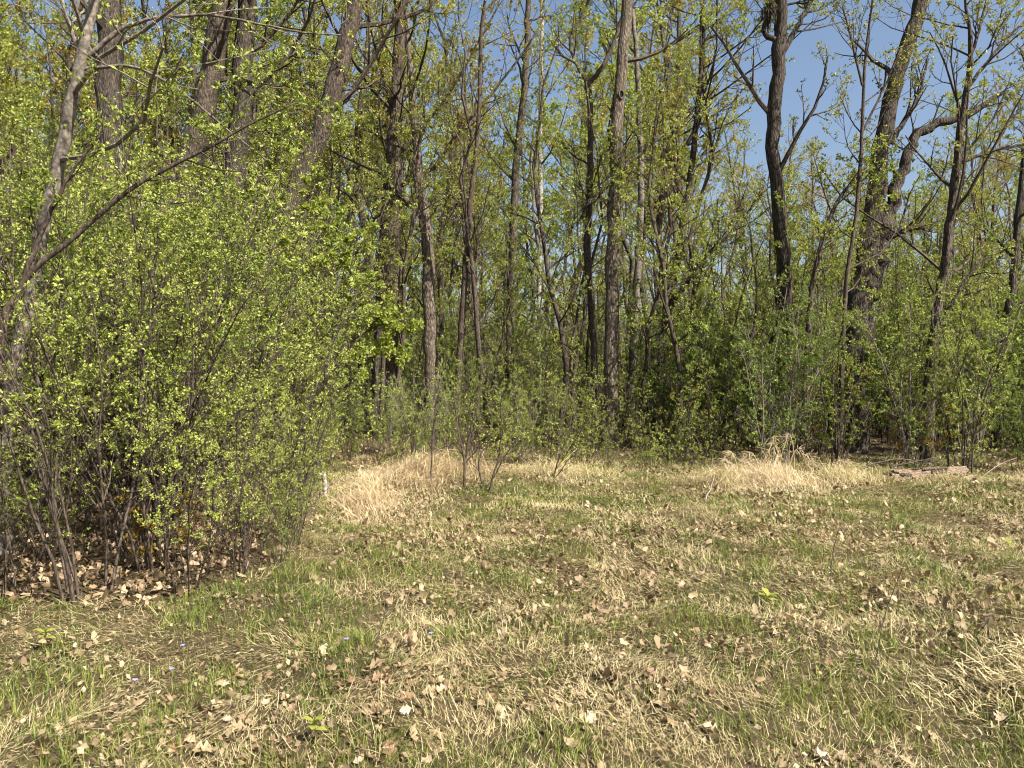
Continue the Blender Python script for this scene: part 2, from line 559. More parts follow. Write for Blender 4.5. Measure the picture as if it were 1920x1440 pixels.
# centre
hero('tree', 'tall straight reddish brown trunk just right of the big leaning trunk', [(731, 740, 33), (734, 600, 32), (737, 420, 30), (741, 250, 27), (748, 100, 25), (751, 0, 23)],
     17, 'bark_brown', 'maple', base=729, top=17, nl=10, L=3.0, zmin=5.5, seed=10, sides=16,
     limbs=[[(722, 372, 9), (760, 345, 8), (810, 318, 8), (850, 262, 7), (900, 200, 6), (950, 140, 5), (1000, 70, 4), (1030, 10, 3)],
            [(736, 300, 8), (790, 245, 7), (838, 180, 6), (880, 110, 5), (930, 20, 4)],
            [(728, 390, 7), (690, 420, 6), (655, 450, 5), (615, 480, 3)]])
hero('tree', 'slim dark trunk pressed close against the left of the reddish brown trunk', [(704, 720, 15), (712, 560, 15), (722, 400, 15), (728, 300, 14), (738, 190, 12), (744, 80, 10), (758, 0, 9)],
     16, 'bark_dark', 'maple', base=700, top=12, nl=7, L=2.2, zmin=4.5, seed=11, sides=10)
hero('tree', 'mottled trunk with a sunlit right side and a short side limb on its left', [(812, 745, 28), (807, 640, 27), (803, 540, 26), (802, 450, 25), (795, 400, 22), (786, 330, 18), (778, 240, 15), (770, 150, 13), (764, 60, 11)],
     16, 'bark_spot', 'fresh', base=813, top=13, nl=8, L=2.4, zmin=5, seed=12, sides=16,
     limbs=[[(800, 425, 15), (785, 400, 14), (762, 376, 13), (748, 362, 11), (742, 340, 6)]])
hero('tree', 'thin dark trunk leaning a little right, right of the mottled trunk', [(857, 735, 13), (866, 600, 13), (874, 480, 12), (884, 360, 11), (893, 290, 10), (899, 180, 8), (902, 60, 7)],
     15.5, 'twig', 'maple', base=853, top=10, nl=8, L=2.0, zmin=4.2, seed=13, sides=10)
hero('tree', 'short leaning grey trunk crossing behind the thin dark trunk', [(902, 620, 11), (890, 560, 11), (882, 510, 12), (872, 440, 10), (866, 330, 8)],
     20, 'bark_grey', 'olive', base=915, top=9, nl=6, L=1.8, zmin=5, seed=14, sides=10)
hero('tree', 'brown trunk standing in the middle of the wood with budding orange twigs', [(954, 690, 17), (957, 560, 17), (962, 420, 16), (968, 300, 15), (983, 150, 13), (990, 0, 11)],
     21, 'bark_brown', 'maple', base=952, top=15, nl=10, L=2.8, zmin=6, seed=15, sides=12)
hero('birch_tree', 'thin straight white birch stem deep in the middle of the wood', [(1010, 690, 9), (1011, 500, 9), (1013, 350, 9), (1013, 220, 8), (1016, 60, 7)],
     26, 'bark_birch', 'fresh', base=1009, top=16, nl=8, L=2.4, zmin=8, seed=16, sides=10)
hero('tree', 'thin dark tree forking wide into two limbs against the sky', [(1114, 690, 14), (1108, 560, 15), (1101, 480, 15), (1106, 330, 13), (1107, 220, 12), (1103, 155, 12)],
     15, 'twig', 'fresh', base=1116, top=None, nl=5, L=1.6, zmin=4.5, seed=17, sides=10, nodes=3,
     limbs=[[(1103, 157, 9), (1128, 128, 9), (1142, 100, 8), (1156, 62, 7), (1170, 10, 5), (1180, -60, 4)],
            [(1103, 160, 8), (1082, 122, 7), (1068, 80, 6), (1090, 30, 5), (1112, -20, 4)],
            [(1078, 118, 5), (1050, 100, 4), (1036, 70, 3)]])
o13 = hero('tree', 'tall straight sunlit trunk in the middle of the wood with a small dark knot hole', [(1145, 782, 31), (1145, 680, 29), (1147, 560, 28), (1150, 400, 26), (1157, 250, 24), (1166, 120, 22), (1178, 0, 21)],
     14.5, 'bark_spot', 'fresh', base=1145, top=16, nl=8, L=2.6, zmin=7, seed=18, sides=20,
     limbs=[[(1152, 330, 9), (1185, 302, 8), (1225, 268, 7), (1262, 242, 5), (1300, 215, 3)],
            [(1150, 345, 7), (1120, 365, 6), (1098, 388, 4)]])
hero('birch_tree', 'slender pale trunk just right of the sunlit trunk with dark blotches', [(1183, 720, 15), (1190, 600, 15), (1197, 480, 14), (1202, 350, 13), (1199, 220, 11), (1193, 100, 9)],
     18, 'bark_grey', 'fresh', base=1180, top=13, nl=8, L=2.2, zmin=5, seed=19, sides=12)
hero('tree', 'dark trunk leaning right that forks low, right of the pale trunk', [(1230, 660, 20), (1248, 595, 20), (1262, 520, 18), (1277, 450, 16), (1290, 370, 14), (1301, 280, 12), (1308, 200, 11), (1318, 80, 9)],
     16, 'bark_dark', 'fresh', base=1215, top=12, nl=18, L=2.9, zmin=5.2, seed=20, nodes=6, per=4, sides=12,
     limbs=[[(1246, 600, 13), (1268, 560, 12), (1295, 520, 11), (1330, 475, 9), (1385, 420, 7), (1430, 360, 5)]])
# right
hero('tree', 'bare dark trunk with a high fork and a broken stub against the open sky', [(1478, 640, 30), (1470, 520, 29), (1464, 430, 28), (1456, 340, 26), (1448, 275, 26), (1454, 200, 27), (1461, 110, 26), (1465, 40, 24), (1466, 0, 23)],
     14.5, 'bark_dark', 'olive', base=1482, top=14, nl=5, L=1.9, zmin=4.2, seed=21, sides=18, keep=0.5,
     limbs=[[(1468, 98, 12), (1486, 66, 11), (1502, 38, 10), (1520, 4, 9), (1545, -60, 7)],
            [(1458, 78, 12), (1440, 66, 11), (1430, 58, 9), (1436, 40, 7), (1444, 10, 5)],
            [(1466, 12, 5), (1490, 6, 5), (1515, 5, 4), (1535, -8, 3)]])
hero('tree', 'massive old tree of two joined trunks at the right, one bending into a crooked arm', [(1606, 600, 56), (1622, 520, 48), (1633, 450, 42), (1640, 390, 38), (1650, 300, 35), (1661, 225, 32), (1682, 150, 30), (1705, 70, 29), (1726, 0, 28)],
     14, 'bark_dark', 'olive', base=1596, top=14, nl=4, L=2.2, zmin=6.0, seed=22, sides=20, keep=0.35,
     limbs=[[(1630, 560, 40), (1646, 480, 38), (1660, 420, 33), (1676, 370, 26), (1692, 318, 22), (1715, 262, 19), (1745, 236, 18), (1785, 224, 16), (1826, 212, 13), (1860, 185, 9), (1890, 170, 5)],
            [(1668, 268, 11), (1690, 235, 10), (1712, 200, 8), (1728, 160, 6), (1740, 110, 4)],
            [(1655, 455, 15), (1680, 438, 14), (1708, 430, 11), (1733, 424, 9)]])
hero('tree', 'brown forked tree right of the old double tree, spreading bare limbs on the sky', [(1745, 690, 22), (1752, 620, 20), (1768, 520, 18), (1782, 410, 17), (1795, 300, 16), (1806, 210, 14), (1816, 150, 12), (1820, 80, 9), (1812, 20, 6)],
     12.5, 'bark_brown', 'olive', base=1740, top=9.5, nl=16, L=2.1, zmin=2.6, seed=23, sides=14, keep=0.55,
     limbs=[[(1814, 165, 8), (1845, 125, 7), (1880, 80, 6), (1925, 35, 4)], [(1816, 120, 7), (1832, 70, 6), (1850, 0, 4)],
            [(1790, 310, 8), (1840, 290, 7), (1890, 275, 5), (1940, 268, 4)], [(1750, 640, 10), (1790, 560, 8), (1830, 500, 6), (1870, 470, 4)]])
hero('tree', 'dark trunk cut by the right edge of the picture', [(1880, 640, 16), (1897, 540, 15), (1906, 450, 15), (1915, 365, 14), (1925, 250, 12)],
     14, 'bark_dark', 'olive', base=1868, top=11, nl=10, L=2.0, zmin=3.2, seed=24, sides=12)
hero('tree', 'slim young tree with upright twigs left of the old double tree', [(1585, 560, 9), (1600, 440, 8), (1612, 330, 8), (1617, 230, 7), (1622, 120, 6), (1636, 0, 4)],
     12, 'twig', 'olive', base=1575, top=8, nl=14, L=1.6, zmin=2.4, seed=25, sides=8, up=0.3, keep=0.5, nodes=4,
     limbs=[[(1617, 160, 5), (1600, 90, 4), (1580, 10, 3)], [(1615, 250, 5), (1655, 170, 4), (1690, 90, 3)]])
hero('tree', 'slim arching young tree between the bare trunk and the old double tree', [(1515, 640, 11), (1520, 560, 10), (1532, 490, 9), (1555, 410, 8), (1590, 350, 6), (1640, 310, 4)],
     12.5, 'twig', 'fresh', base=1505, top=None, nl=12, L=1.5, zmin=2.2, seed=26, sides=8, keep=0.6)

hero('tree', 'young tree with flat yellow green leaf sprays at the right side of the thicket', [(600, 800, 7), (612, 700, 7), (628, 620, 6), (650, 540, 4)], 9.6, 'twig', 'fresh', base=592, top=3.4,
     limbs=[[(618, 672, 5), (660, 640, 4), (705, 612, 3), (765, 598, 2)], [(614, 690, 5), (655, 676, 4), (700, 668, 3), (745, 660, 2)], [(630, 618, 4), (670, 590, 3), (715, 575, 2)]],
     nl=7, L=1.0, zmin=1.5, lsize=0.062, seed=31, sides=8, nodes=5, per=4, up=-0.02)

# ------------------------------------------------------------------ generic trees and shrubs built once, then copied one by one
def copy_thing(src, loc, rz=0.0, s=1.0, **props):
    c = src.copy()
    COL.objects.link(c)
    c.location = loc
    c.rotation_euler = (0, 0, rz)
    c.scale = (s, s, s)
    for k, v in props.items():
        c[k] = v
    for ch in src.children:
        d = ch.copy()
        COL.objects.link(d)
        d.parent = c
    return c


def make_pole_tree(seed, H, r, leaf, bark, zc, L, nl=12, lsize=0.07, keep=1.0, nodes=5, label='', group='', name='tree', sub=5, subsub=4, up=0.15):
    global RNG
    RNG = np.random.default_rng(seed)
    o = thing(name, label, 'tree', group=group)
    n = 12
    P = np.zeros((n, 3))
    P[:, 2] = np.linspace(-0.1, H, n)
    P[:, :2] = np.cumsum(RNG.normal(size=(n, 2)) * 0.014 * H, 0) + RNG.normal(size=2) * np.linspace(0, 0.06 * H, n)[:, None]
    R = r * np.linspace(1.15, 0.25, n)
    a = Acc()
    tubes(a, P, R, 8, 0, rough=0.05)
    link('trunk', a.mesh('trunk', [M[bark]]), o)
    c = Acc()
    c0, r0 = kids(P[None], R[None], nl, zc, 0.98, 52, L, 5, up, 0.45, shrink=0.45)
    tubes(c, c0, r0, 4, 0)
    c1, r1 = kids(c0, r0, sub, 0.2, 1, 48, L * 0.45, 4, up, 0.55)
    tubes(c, c1, r1, 3, 0, cap=False)
    c2, r2 = kids(c1, r1, subsub, 0.15, 1, 45, L * 0.2, 3, up, 0.6, rmin=0.002)
    tubes(c, c2, r2, 3, 0, cap=False)
    leaves(c, c2, nodes, 3, lsize, 0.35, keep=keep)
    leaves(c, c1, nodes, 3, lsize, 0.6, keep=keep)
    link('crown', c.mesh('crown', [M['twig'], M[leaf]], smooth=False), o, kind='stuff')
    return o


def make_shrub(seed, H, leaf, nst=7, spread=0.28, lsize=0.034, k1=13, k2=4, nodes=4, per=5, label='', group='', keep=1.0, split=True, t0=0.22, bark='twig', name='shrub', side=0.27, gap=0.25):
    global RNG
    RNG = np.random.default_rng(seed)
    o = thing(name, label, 'shrub', group=group)
    N = 7
    ang = RNG.uniform(0, 2 * math.pi, nst)
    rad = RNG.uniform(0.02, 0.22, nst)
    P = np.zeros((nst, N, 3))
    P[:, 0] = np.stack([np.cos(ang) * rad, np.sin(ang) * rad, np.full(nst, -0.06)], -1)
    d = np.stack([np.cos(ang), np.sin(ang), np.zeros(nst)], -1) * (spread * RNG.uniform(0.3, 1.5, nst))[:, None] + np.array([0, 0, 1.0])
    d = norm(d)
    hh = H * RNG.uniform(0.65, 1.08, nst)
    for j in range(1, N):
        d = norm(d + RNG.normal(size=d.shape) * 0.09 + np.array([0, 0, -0.03]))
        P[:, j] = P[:, j - 1] + d * (hh / (N - 1))[:, None]
    R = (RNG.uniform(0.007, 0.016, nst) * H / 2.8)[:, None] * np.linspace(1, 0.3, N)[None]
    if split:
        for j in range(nst):
            a = Acc()
            tubes(a, P[j], R[j], 6, 0, rough=0.05)
            link('stem', a.mesh('stem', [M[bark]]), o)
    c = Acc()
    if not split:
        tubes(c, P, R, 5, 0)
    c1, r1 = kids(P, R, k1, t0, 1, 44, H * side, 4, 0.1, 0.55, shrink=0.5, rmin=0.003)
    tubes(c, c1, r1, 3, 0, cap=False)
    c2, r2 = kids(c1, r1, k2, 0.2, 1, 48, H * 0.10, 3, 0.1, 0.6, rmin=0.002)
    tubes(c, c2, r2, 3, 0, cap=False)
    # leaves sit in tufts near the twig tips; some branches are still bare
    on = RNG.uniform(size=len(c1)) > gap
    on2 = np.repeat(on, k2)
    half = RNG.uniform(size=len(c2)) < 0.5
    leaves(c, c2[on2 & half], nodes, per, lsize, 0.45, keep=keep, spread=1.1)
    leaves(c, c2[on2 & ~half], nodes, per, lsize * 0.72, 0.3, keep=keep, spread=1.1)
    leaves(c, c1[on], nodes, per, lsize * 0.9, 0.75, keep=keep)
    link('foliage', c.mesh('foliage', [M[bark], M[leaf]], smooth=False), o, kind='stuff')
    return o


def place(protos, spots, labels=None):
    """first use moves the prototype itself, later ones copy it"""
    used = set()
    for n, (x, y, s, *rest) in enumerate(spots):
        k = n % len(protos)
        pr = protos[k]
        rz = R2.uniform(0, 6.28)
        loc = (x, y, float(gz(x, y)))
        if k not in used:
            used.add(k)
            todo.append((pr, loc, rz, s))
        else:
            c = copy_thing(pr, loc, rz, s)
            if labels and n < len(labels):
                c['label'] = labels[n]
    for pr, loc, rz, s in todo:
        pr.location = loc
        pr.rotation_euler = (0, 0, rz)
        pr.scale = (s, s, s)
    todo.clear()


todo = []
R2 = random.Random(21)

# the left thicket
TH = 'leafy shrubs of the dense thicket on the left'
thicket = [make_shrub(100 + i, h, lf, label='bright green many stemmed shrub inside the dense left thicket', group=TH, nst=n + 1, keep=0.8, gap=0.22)
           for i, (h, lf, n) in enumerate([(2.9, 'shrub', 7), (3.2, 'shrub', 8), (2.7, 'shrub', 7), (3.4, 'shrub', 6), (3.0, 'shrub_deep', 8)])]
spots = []
tries = 0
while len(spots) < 68 and tries < 6000:
    tries += 1
    y = R2.uniform(5.1, 13.5)
    edge = -1.74 - 0.15 * (y - 5.2) - max(0, 5.5 - y) * 0.8
    x = R2.uniform(-0.78 * y - 0.6, edge)
    if all((x - a) ** 2 + (y - b) ** 2 > 0.42 ** 2 for a, b, *_ in spots):
        d = edge - x
        s = 0.68 + min(d, 1.5) * 0.36 + R2.uniform(-0.1, 0.1)
        s *= min(1.25, 0.74 + 0.075 * (y - 4.5))
        if x / y < -0.55 and y < 6.7:
            s = R2.uniform(0.36, 0.5)
        elif d < 0.5:
            s *= R2.uniform(0.62, 1.05)
        spots.append((x, y, s))
# low suckers along the thicket's front and right side
for y in np.arange(5.4, 9.4, 0.5):
    edge = -1.74 - 0.15 * (y - 5.2) - max(0, 5.5 - y) * 0.8
    spots.append((edge + R2.uniform(-0.15, 0.15), y + R2.uniform(-0.1, 0.1), R2.uniform(0.2, 0.45)))
place(thicket, spots)

# understorey beyond the clearing
UG = 'green shrubs of the undergrowth behind the clearing'
under = [make_shrub(140 + i, h, lf, label='green shrub crowded among others in the undergrowth behind the clearing', group=UG, nst=n, lsize=0.038, split=False, k1=14, nodes=4, t0=0.10, keep=0.95, bark=bk, side=0.17, spread=0.16, gap=0.3)
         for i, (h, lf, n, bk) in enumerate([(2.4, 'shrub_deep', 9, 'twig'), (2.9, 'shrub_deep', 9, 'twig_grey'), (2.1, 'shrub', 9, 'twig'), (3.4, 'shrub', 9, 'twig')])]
spots = []
tries = 0
while len(spots) < 120 and tries < 9000:
    tries += 1
    y = 12.0 + 14 * R2.random() ** 1.5
    x = R2.uniform(-0.5 * y, 0.28 * y)
    if x < -0.24 * y and y < 12.6:
        continue
    if all((x - a) ** 2 + (y - b) ** 2 > (0.55 + 0.02 * y) ** 2 for a, b, *_ in spots):
        s = R2.uniform(0.6, 1.0) * (0.6 if y < 13.2 else 0.95 if y < 16 else 1.35)
        if -0.24 < x / y < 0.165 and y < 17.6:
            s = R2.uniform(0.3, 0.62)
        spots.append((x, y, s))
place(under, spots)

LG = 'low shrubs along the back edge of the clearing'
low = [make_shrub(180 + i, h, 'shrub', label='low bright green shrub at the back edge of the clearing', group=LG, nst=n, lsize=0.04, split=False, k1=7, k2=3, nodes=3, t0=0.2, spread=0.45, keep=0.42, per=4)
       for i, (h, n) in enumerate([(1.1, 7), (1.7, 7), (0.8, 8)])]
spots = []
tries = 0
while len(spots) < 38 and tries < 6000:
    tries += 1
    y = R2.uniform(10.9, 12.6)
    x = R2.uniform(-0.24 * y, 0.36 * y)
    if y < 11.3 and (x < 0.3 or x > 2.6):
        continue
    if all((x - a) ** 2 + (y - b) ** 2 > 0.35 ** 2 for a, b, *_ in spots):
        spots.append((x, y, 0.35 + 0.75 * R2.random() ** 2))
place(low, spots)

RG = 'shrubs of the dense thicket on the right'
right = [make_shrub(160 + i, h, lf, label='dark green shrub crowded in the thicket at the right, away from the big trunks', group=RG, nst=n, lsize=0.037, k1=15, nodes=5, t0=0.08, split=False, keep=0.95, bark=bk, side=0.17, spread=0.18, gap=0.25)
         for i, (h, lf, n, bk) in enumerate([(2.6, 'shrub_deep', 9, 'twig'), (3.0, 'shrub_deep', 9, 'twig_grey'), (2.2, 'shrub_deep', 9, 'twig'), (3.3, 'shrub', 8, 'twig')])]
spots = []
tries = 0
while len(spots) < 80 and tries < 6000:
    tries += 1
    y = 11.4 + 12 * R2.random() ** 1.3
    x = R2.uniform(0.22 * y, 0.86 * y)
    if y < 12.2 and x < 3.6:
        continue
    if all((x - a) ** 2 + (y - b) ** 2 > 0.6 ** 2 for a, b, *_ in spots):
        spots.append((x, y, R2.uniform(0.7, 1.1) * (0.85 if y < 12.5 else 1.3)))
place(right, spots)

# a few shrubs with rusty leaves
for n_, (px_, py_, Y_, h_, lab_) in enumerate([(1545, 850, 12.0, 1.7, 'rusty orange leaved shrub behind the drooping reeds'), (1722, 880, 11.7, 1.0, 'small rusty leaved shrub above the rotten logs'),
                                               (318, 1075, 5.9, 0.75, 'small yellow brown leaved shrub under the front of the left thicket'), (1290, 800, 13.5, 1.6, 'rusty leaved shrub left of the bare high trunk')]):
    o = make_shrub(190 + n_, h_, 'rusty', nst=4, lsize=0.045, k1=7, k2=3, nodes=3, per=3, label=lab_, split=False, side=0.2, gap=0.3)
    x_ = (px_ - 960) / F * Y_
    o.location = (x_, Y_, float(gz(x_, Y_)))

# saplings
SG = 'young saplings filling the wood'
sap = [make_pole_tree(200 + i, h, r, lf, 'twig', 0.22, L, nl=19, lsize=0.046, keep=k * 0.85, nodes=6, label='slender young sapling with thin dark stem among the bigger trunks', group=SG, name='sapling')
       for i, (h, r, lf, L, k) in enumerate([(6.5, 0.05, 'fresh', 1.4, 0.75), (8.5, 0.06, 'olive', 1.7, 0.8), (5.5, 0.04, 'shrub', 1.2, 0.8), (9.5, 0.065, 'maple', 1.8, 0.75), (8.5, 0.055, 'fresh', 1.5, 0.6), (7.5, 0.05, 'olive', 1.3, 0.35)])]
spots = []
tries = 0
while len(spots) < 84 and tries < 6000:
    tries += 1
    y = R2.uniform(12.5, 25)
    q = R2.uniform(-0.72, 0.72)
    x = q * y
    if q < -0.15 and y < 16 and R2.random() < 0.9 or q > 0.3 and R2.random() < 0.3 or -0.15 < q < 0.3 and R2.random() < 0.5:
        continue
    if y < 13 and -0.2 < q < 0.3 or 0.43 < q < 0.54 and y < 14.3 or 0.105 < q < 0.15 and y < 14.8:
        continue
    if all((x - a) ** 2 + (y - b) ** 2 > 0.8 ** 2 for a, b, *_ in spots):
        s = R2.uniform(0.7, 1.15) * (0.7 if q > 0.3 else 1)
        spots.append((x, y, s))
place(sap, spots)

# tall trees farther back
BG = 'tall slim trees farther back in the wood'
back = [make_pole_tree(230 + i, h, r, lf, bk, zc, L, nl=22, lsize=0.095, keep=0.8, nodes=7, label='tall slim tree far back among the trunks', group=BG)
        for i, (h, r, lf, bk, zc, L) in enumerate([(14, 0.13, 'fresh', 'bark_brown', 0.25, 2.6), (17, 0.16, 'olive', 'bark_dark', 0.4, 3.0), (13, 0.10, 'fresh', 'bark_grey', 0.2, 2.4), (16, 0.12, 'maple', 'bark_dark', 0.4, 2.8), (15, 0.10, 'fresh', 'bark_dark', 0.5, 2.8)])]
spots = []
tries = 0
while len(spots) < 165 and tries < 8000:
    tries += 1
    y = R2.uniform(22, 48)
    q = R2.uniform(-0.78, 0.78)
    x = q * y
    pr = 1.0 if q < -0.2 else 0.55 if q < 0.3 else 0.4
    if R2.random() > pr:
        continue
    if all((x - a) ** 2 + (y - b) ** 2 > 1.3 ** 2 for a, b, *_ in spots):
        s = R2.uniform(0.75, 1.15)
        if q > 0.3:
            s *= 0.6
        elif q > -0.18:
            s *= 0.95
        spots.append((x, y, s))
place(back, spots)

# the far wood: one mass of twigs and leaves
RNG = np.random.default_rng(300)
a = Acc()
n = 260
fy = RNG.uniform(46, 80, n)
fx = RNG.uniform(-0.85, 0.85, n) * fy
P = np.zeros((n, 5, 3))
H = RNG.uniform(5, 12, n) * np.where(fx / fy > -0.2, 0.68, 1.0)
P[:, :, 0] = fx[:, None] + np.cumsum(RNG.normal(size=(n, 5)) * 0.25, 1)
P[:, :, 1] = fy[:, None]
P[:, :, 2] = np.linspace(-0.1, 1, 5)[None] * H[:, None]
R = RNG.uniform(0.07, 0.16, n)[:, None] * np.linspace(1, 0.3, 5)
tubes(a, P, R, 5, 0)
c1, r1 = kids(P, R, 12, 0.04, 1, 60, 2.4, 4, 0.1, 0.4)
tubes(a, c1, r1, 3, 0, cap=False)
c2, r2 = kids(c1, r1, 3, 0.2, 1, 50, 0.9, 3, 0.1, 0.5)
leaves(a, c2, 3, 2, 0.30, 0.0)
leaves(a, c1, 5, 2, 0.30, 0.1)
link('far_wood', a.mesh('far_wood', [M['twig'], M['olive']], smooth=False), kind='stuff', label='hazy green and brown far wood seen between the trunks', category='woods')

# ------------------------------------------------------------------ grass, straw, fallen leaves
def blades(acc, x, y, ln, w, az, tilt, bend, mat=0, z0=None):
    """one curved blade per entry; tilt from vertical at the root, bend adds more towards the tip"""
    n = len(x)
    h = np.stack([np.cos(az), np.sin(az), np.zeros(n)], -1)
    s = np.stack([-np.sin(az), np.cos(az), np.zeros(n)], -1)
    tw = RNG.uniform(-0.9, 0.9, n)[:, None]
    s = s * np.cos(tw) + np.array([0, 0, 1.0]) * np.sin(tw) * 0.6
    base = np.stack([x, y, (gz(x, y) if z0 is None else z0)], -1)
    d1 = h * np.sin(tilt)[:, None] + np.array([0, 0, 1.0]) * np.cos(tilt)[:, None]
    t2 = tilt + bend
    d2 = h * np.sin(t2)[:, None] + np.array([0, 0, 1.0]) * np.cos(t2)[:, None]
    L = ln[:, None]
    mid = base + d1 * L * 0.5
    tip = mid + d2 * L * 0.5
    wv = s * (w * 0.5)[:, None]
    tip[:, 2] = np.maximum(tip[:, 2], gz(tip[:, 0], tip[:, 1]) + 0.004)
    V = np.stack([base - wv, base + wv, mid + wv * 0.8, mid - wv * 0.8, tip], 1)
    q = np.arange(n * 5).reshape(n, 5)
    acc.add(V, q[:, [0, 1, 2, 3]], mat)
    acc.F.append((q[:, [3, 2, 4]] + (acc.n - n * 5), mat))


def meadow_pts(n, power=1.0, y0=2.4, y1=13.0, side=0.80):
    y = y0 + (y1 - y0) * RNG.uniform(0, 1, n) ** power
    # area-true spread: width grows with distance
    k = RNG.uniform(0, 1, n) < (y * side + 1.0) / (y1 * side + 1.0) * 1.0
    y = y[k]
    x = RNG.uniform(-1, 1, len(y)) * (y * side + 1.0)
    return x, y


def in_thicket(x, y):
    edge = -1.88 - 0.15 * (y - 5.2) - np.maximum(0, 5.6 - y) * 0.8 + 0.18 * vnoise(x * 1.7, y * 1.7, 3)
    return (x < edge) & (y > 5.05 + 0.15 * vnoise(x * 2.1, x * 0 + 0.5, 8))


RNG = np.random.default_rng(400)
# green grass in patches
a = Acc()
x, y = meadow_pts(800000, 1.2)
g = 0.55 * fnoise(x * 1.1 + 3, y * 0.8, 5) + 1.0 * fnoise(x * 4.5, y * 3.6, 9)
right_dry = np.clip((x - 1.2) / 2.5, 0, 1) * np.clip((5.2 - y) / 2, 0, 1)
pk = np.clip(0.50 + 1.15 * g - 0.5 * right_dry, 0.08, 1) * np.where(in_thicket(x, y), 0.06, 1) * np.where(y > 11.5, 0.7, 1)
k = RNG.uniform(size=len(x)) < pk
x, y, g = x[k], y[k], g[k]
n = len(x)
# draw blades together into small tufts
cx = np.floor(x / 0.09 + 0.4 * np.sin(y * 23)) * 0.09 + 0.045 - 0.036 * np.sin(y * 23)
cy = np.floor(y / 0.09 + 0.4 * np.sin(x * 19)) * 0.09 + 0.045 - 0.036 * np.sin(x * 19)
x = x + (cx - x) * 0.45
y = y + (cy - y) * 0.45
az = np.arctan2(y - cy, x - cx) + RNG.normal(size=n) * 0.9
blades(a, x, y, RNG.uniform(0.025, 0.085, n) * (1 + 0.5 * np.clip(g, 0, 1)), RNG.uniform(0.0015, 0.0036, n) * (1 + 0.13 * y), az, np.abs(RNG.normal(size=n)) * 0.35 + 0.1, RNG.uniform(0.1, 0.9, n))
NGREEN = n
link('green_grass', a.mesh('green_grass', [M['grass']], smooth=False), kind='stuff', label='patchy short green grass across the clearing', category='grass')

# matted straw lying over the ground, combed by patches
a = Acc()
x, y = meadow_pts(800000, 1.25)
g = 0.55 * fnoise(x * 1.1 + 3, y * 0.8, 5) + 1.0 * fnoise(x * 4.5, y * 3.6, 9)
k = RNG.uniform(size=len(x)) < np.clip(0.64 - 0.7 * g, 0.26, 1) * np.where(in_thicket(x, y), 0.05, 1)
x, y = x[k], y[k]
n = len(x)
az = 3.0 * fnoise(x * 0.9, y * 0.9, 31) * math.pi * 0.6 + RNG.normal(size=n) * np.clip(0.9 + 1.2 * fnoise(x * 1.3, y * 1.3, 37), 0.35, 2.5)
blades(a, x, y, 0.02 + 0.11 * RNG.uniform(0, 1, n) ** 2.8, RNG.uniform(0.0008, 0.0021, n) * (1 + 0.17 * y), az, np.clip(RNG.normal(size=n) * 0.34 + 1.2, 0.1, 1.6), RNG.uniform(-0.25, 0.35, n),
       z0=gz(x, y) + RNG.uniform(0, 0.045, n))
NSTRAW = n
link('dry_grass', a.mesh('dry_grass', [M['straw']], smooth=False), kind='stuff', label='matted dry straw lying over the whole clearing', category='grass')
print('BLADES', NGREEN, NSTRAW)


# fallen oak leaves
def leaf_shapes(k, n=9):
    out = []
    for i in range(k):
        tt = np.linspace(0, 1, n)
        lob = 0.30 + 0.13 * np.cos(tt * math.pi * 2 * 3.0 + RNG.uniform(-0.5, 0.5)) * (tt > 0.1)
        w = lob * np.sin(np.clip(tt * 1.02, 0, 1) * math.pi) ** 0.6 + 0.015
        w2 = w * RNG.uniform(0.85, 1.15, n)
        xs = tt - 0.5
        L = np.stack([xs, w, np.zeros(n)], -1)
        Rr = np.stack([xs, -w2, np.zeros(n)], -1)
        C = np.stack([xs, np.zeros(n), np.zeros(n)], -1)
        V = np.stack([L, C, Rr], 1).reshape(-1, 3)
        cu, cv, tw = RNG.uniform(-0.9, 1.1), RNG.uniform(0.3, 1.8), RNG.uniform(-0.6, 0.6)
        V[:, 2] = cu * V[:, 0] ** 2 + cv * V[:, 1] ** 2 + tw * V[:, 0] * V[:, 1] + RNG.normal(size=len(V)) * 0.02
        V[:, 2] -= V[:, 2].min()
        q = []
        for j in range(n - 1):
            b = j * 3
            q += [(b, b + 3, b + 4, b + 1), (b + 1, b + 4, b + 5, b + 2)]
        out.append((V, np.array(q)))
    return out


RNG = np.random.default_rng(500)
SH = leaf_shapes(8)
SMALL = leaf_shapes(10, 5)


def scatter_leaves(acc, x, y, size, lift=0.015, tiltmax=0.45):
    n = len(x)
    which = RNG.integers(0, len(SMALL), n)
    for k in range(len(SMALL)):
        i = np.where(which == k)[0]
        if not len(i):
            continue
        V, q = SMALL[k]
        az = RNG.uniform(0, 6.28, len(i))
        ta, tb = RNG.normal(size=(2, len(i))) * tiltmax
        v = V[None] * size[i][:, None, None]
        c, s = np.cos(ta)[:, None], np.sin(ta)[:, None]
        yy, zz = v[..., 1] * c - v[..., 2] * s, v[..., 1] * s + v[..., 2] * c
        c, s = np.cos(tb)[:, None], np.sin(tb)[:, None]
        xx, zz = v[..., 0] * c - zz * s, v[..., 0] * s + zz * c
        c, s = np.cos(az)[:, None], np.sin(az)[:, None]
        xr, yr = xx * c - yy * s, xx * s + yy * c
        zz = zz - zz.min(1, keepdims=True)
        W_ = np.stack([xr + x[i][:, None], yr + y[i][:, None], zz + (gz(x[i], y[i]) + RNG.uniform(0.0, lift, len(i)))[:, None]], -1)
        m = V.shape[0]
        acc.add(W_, (q[None] + (np.arange(len(i)) * m)[:, None, None]).reshape(-1, 4))


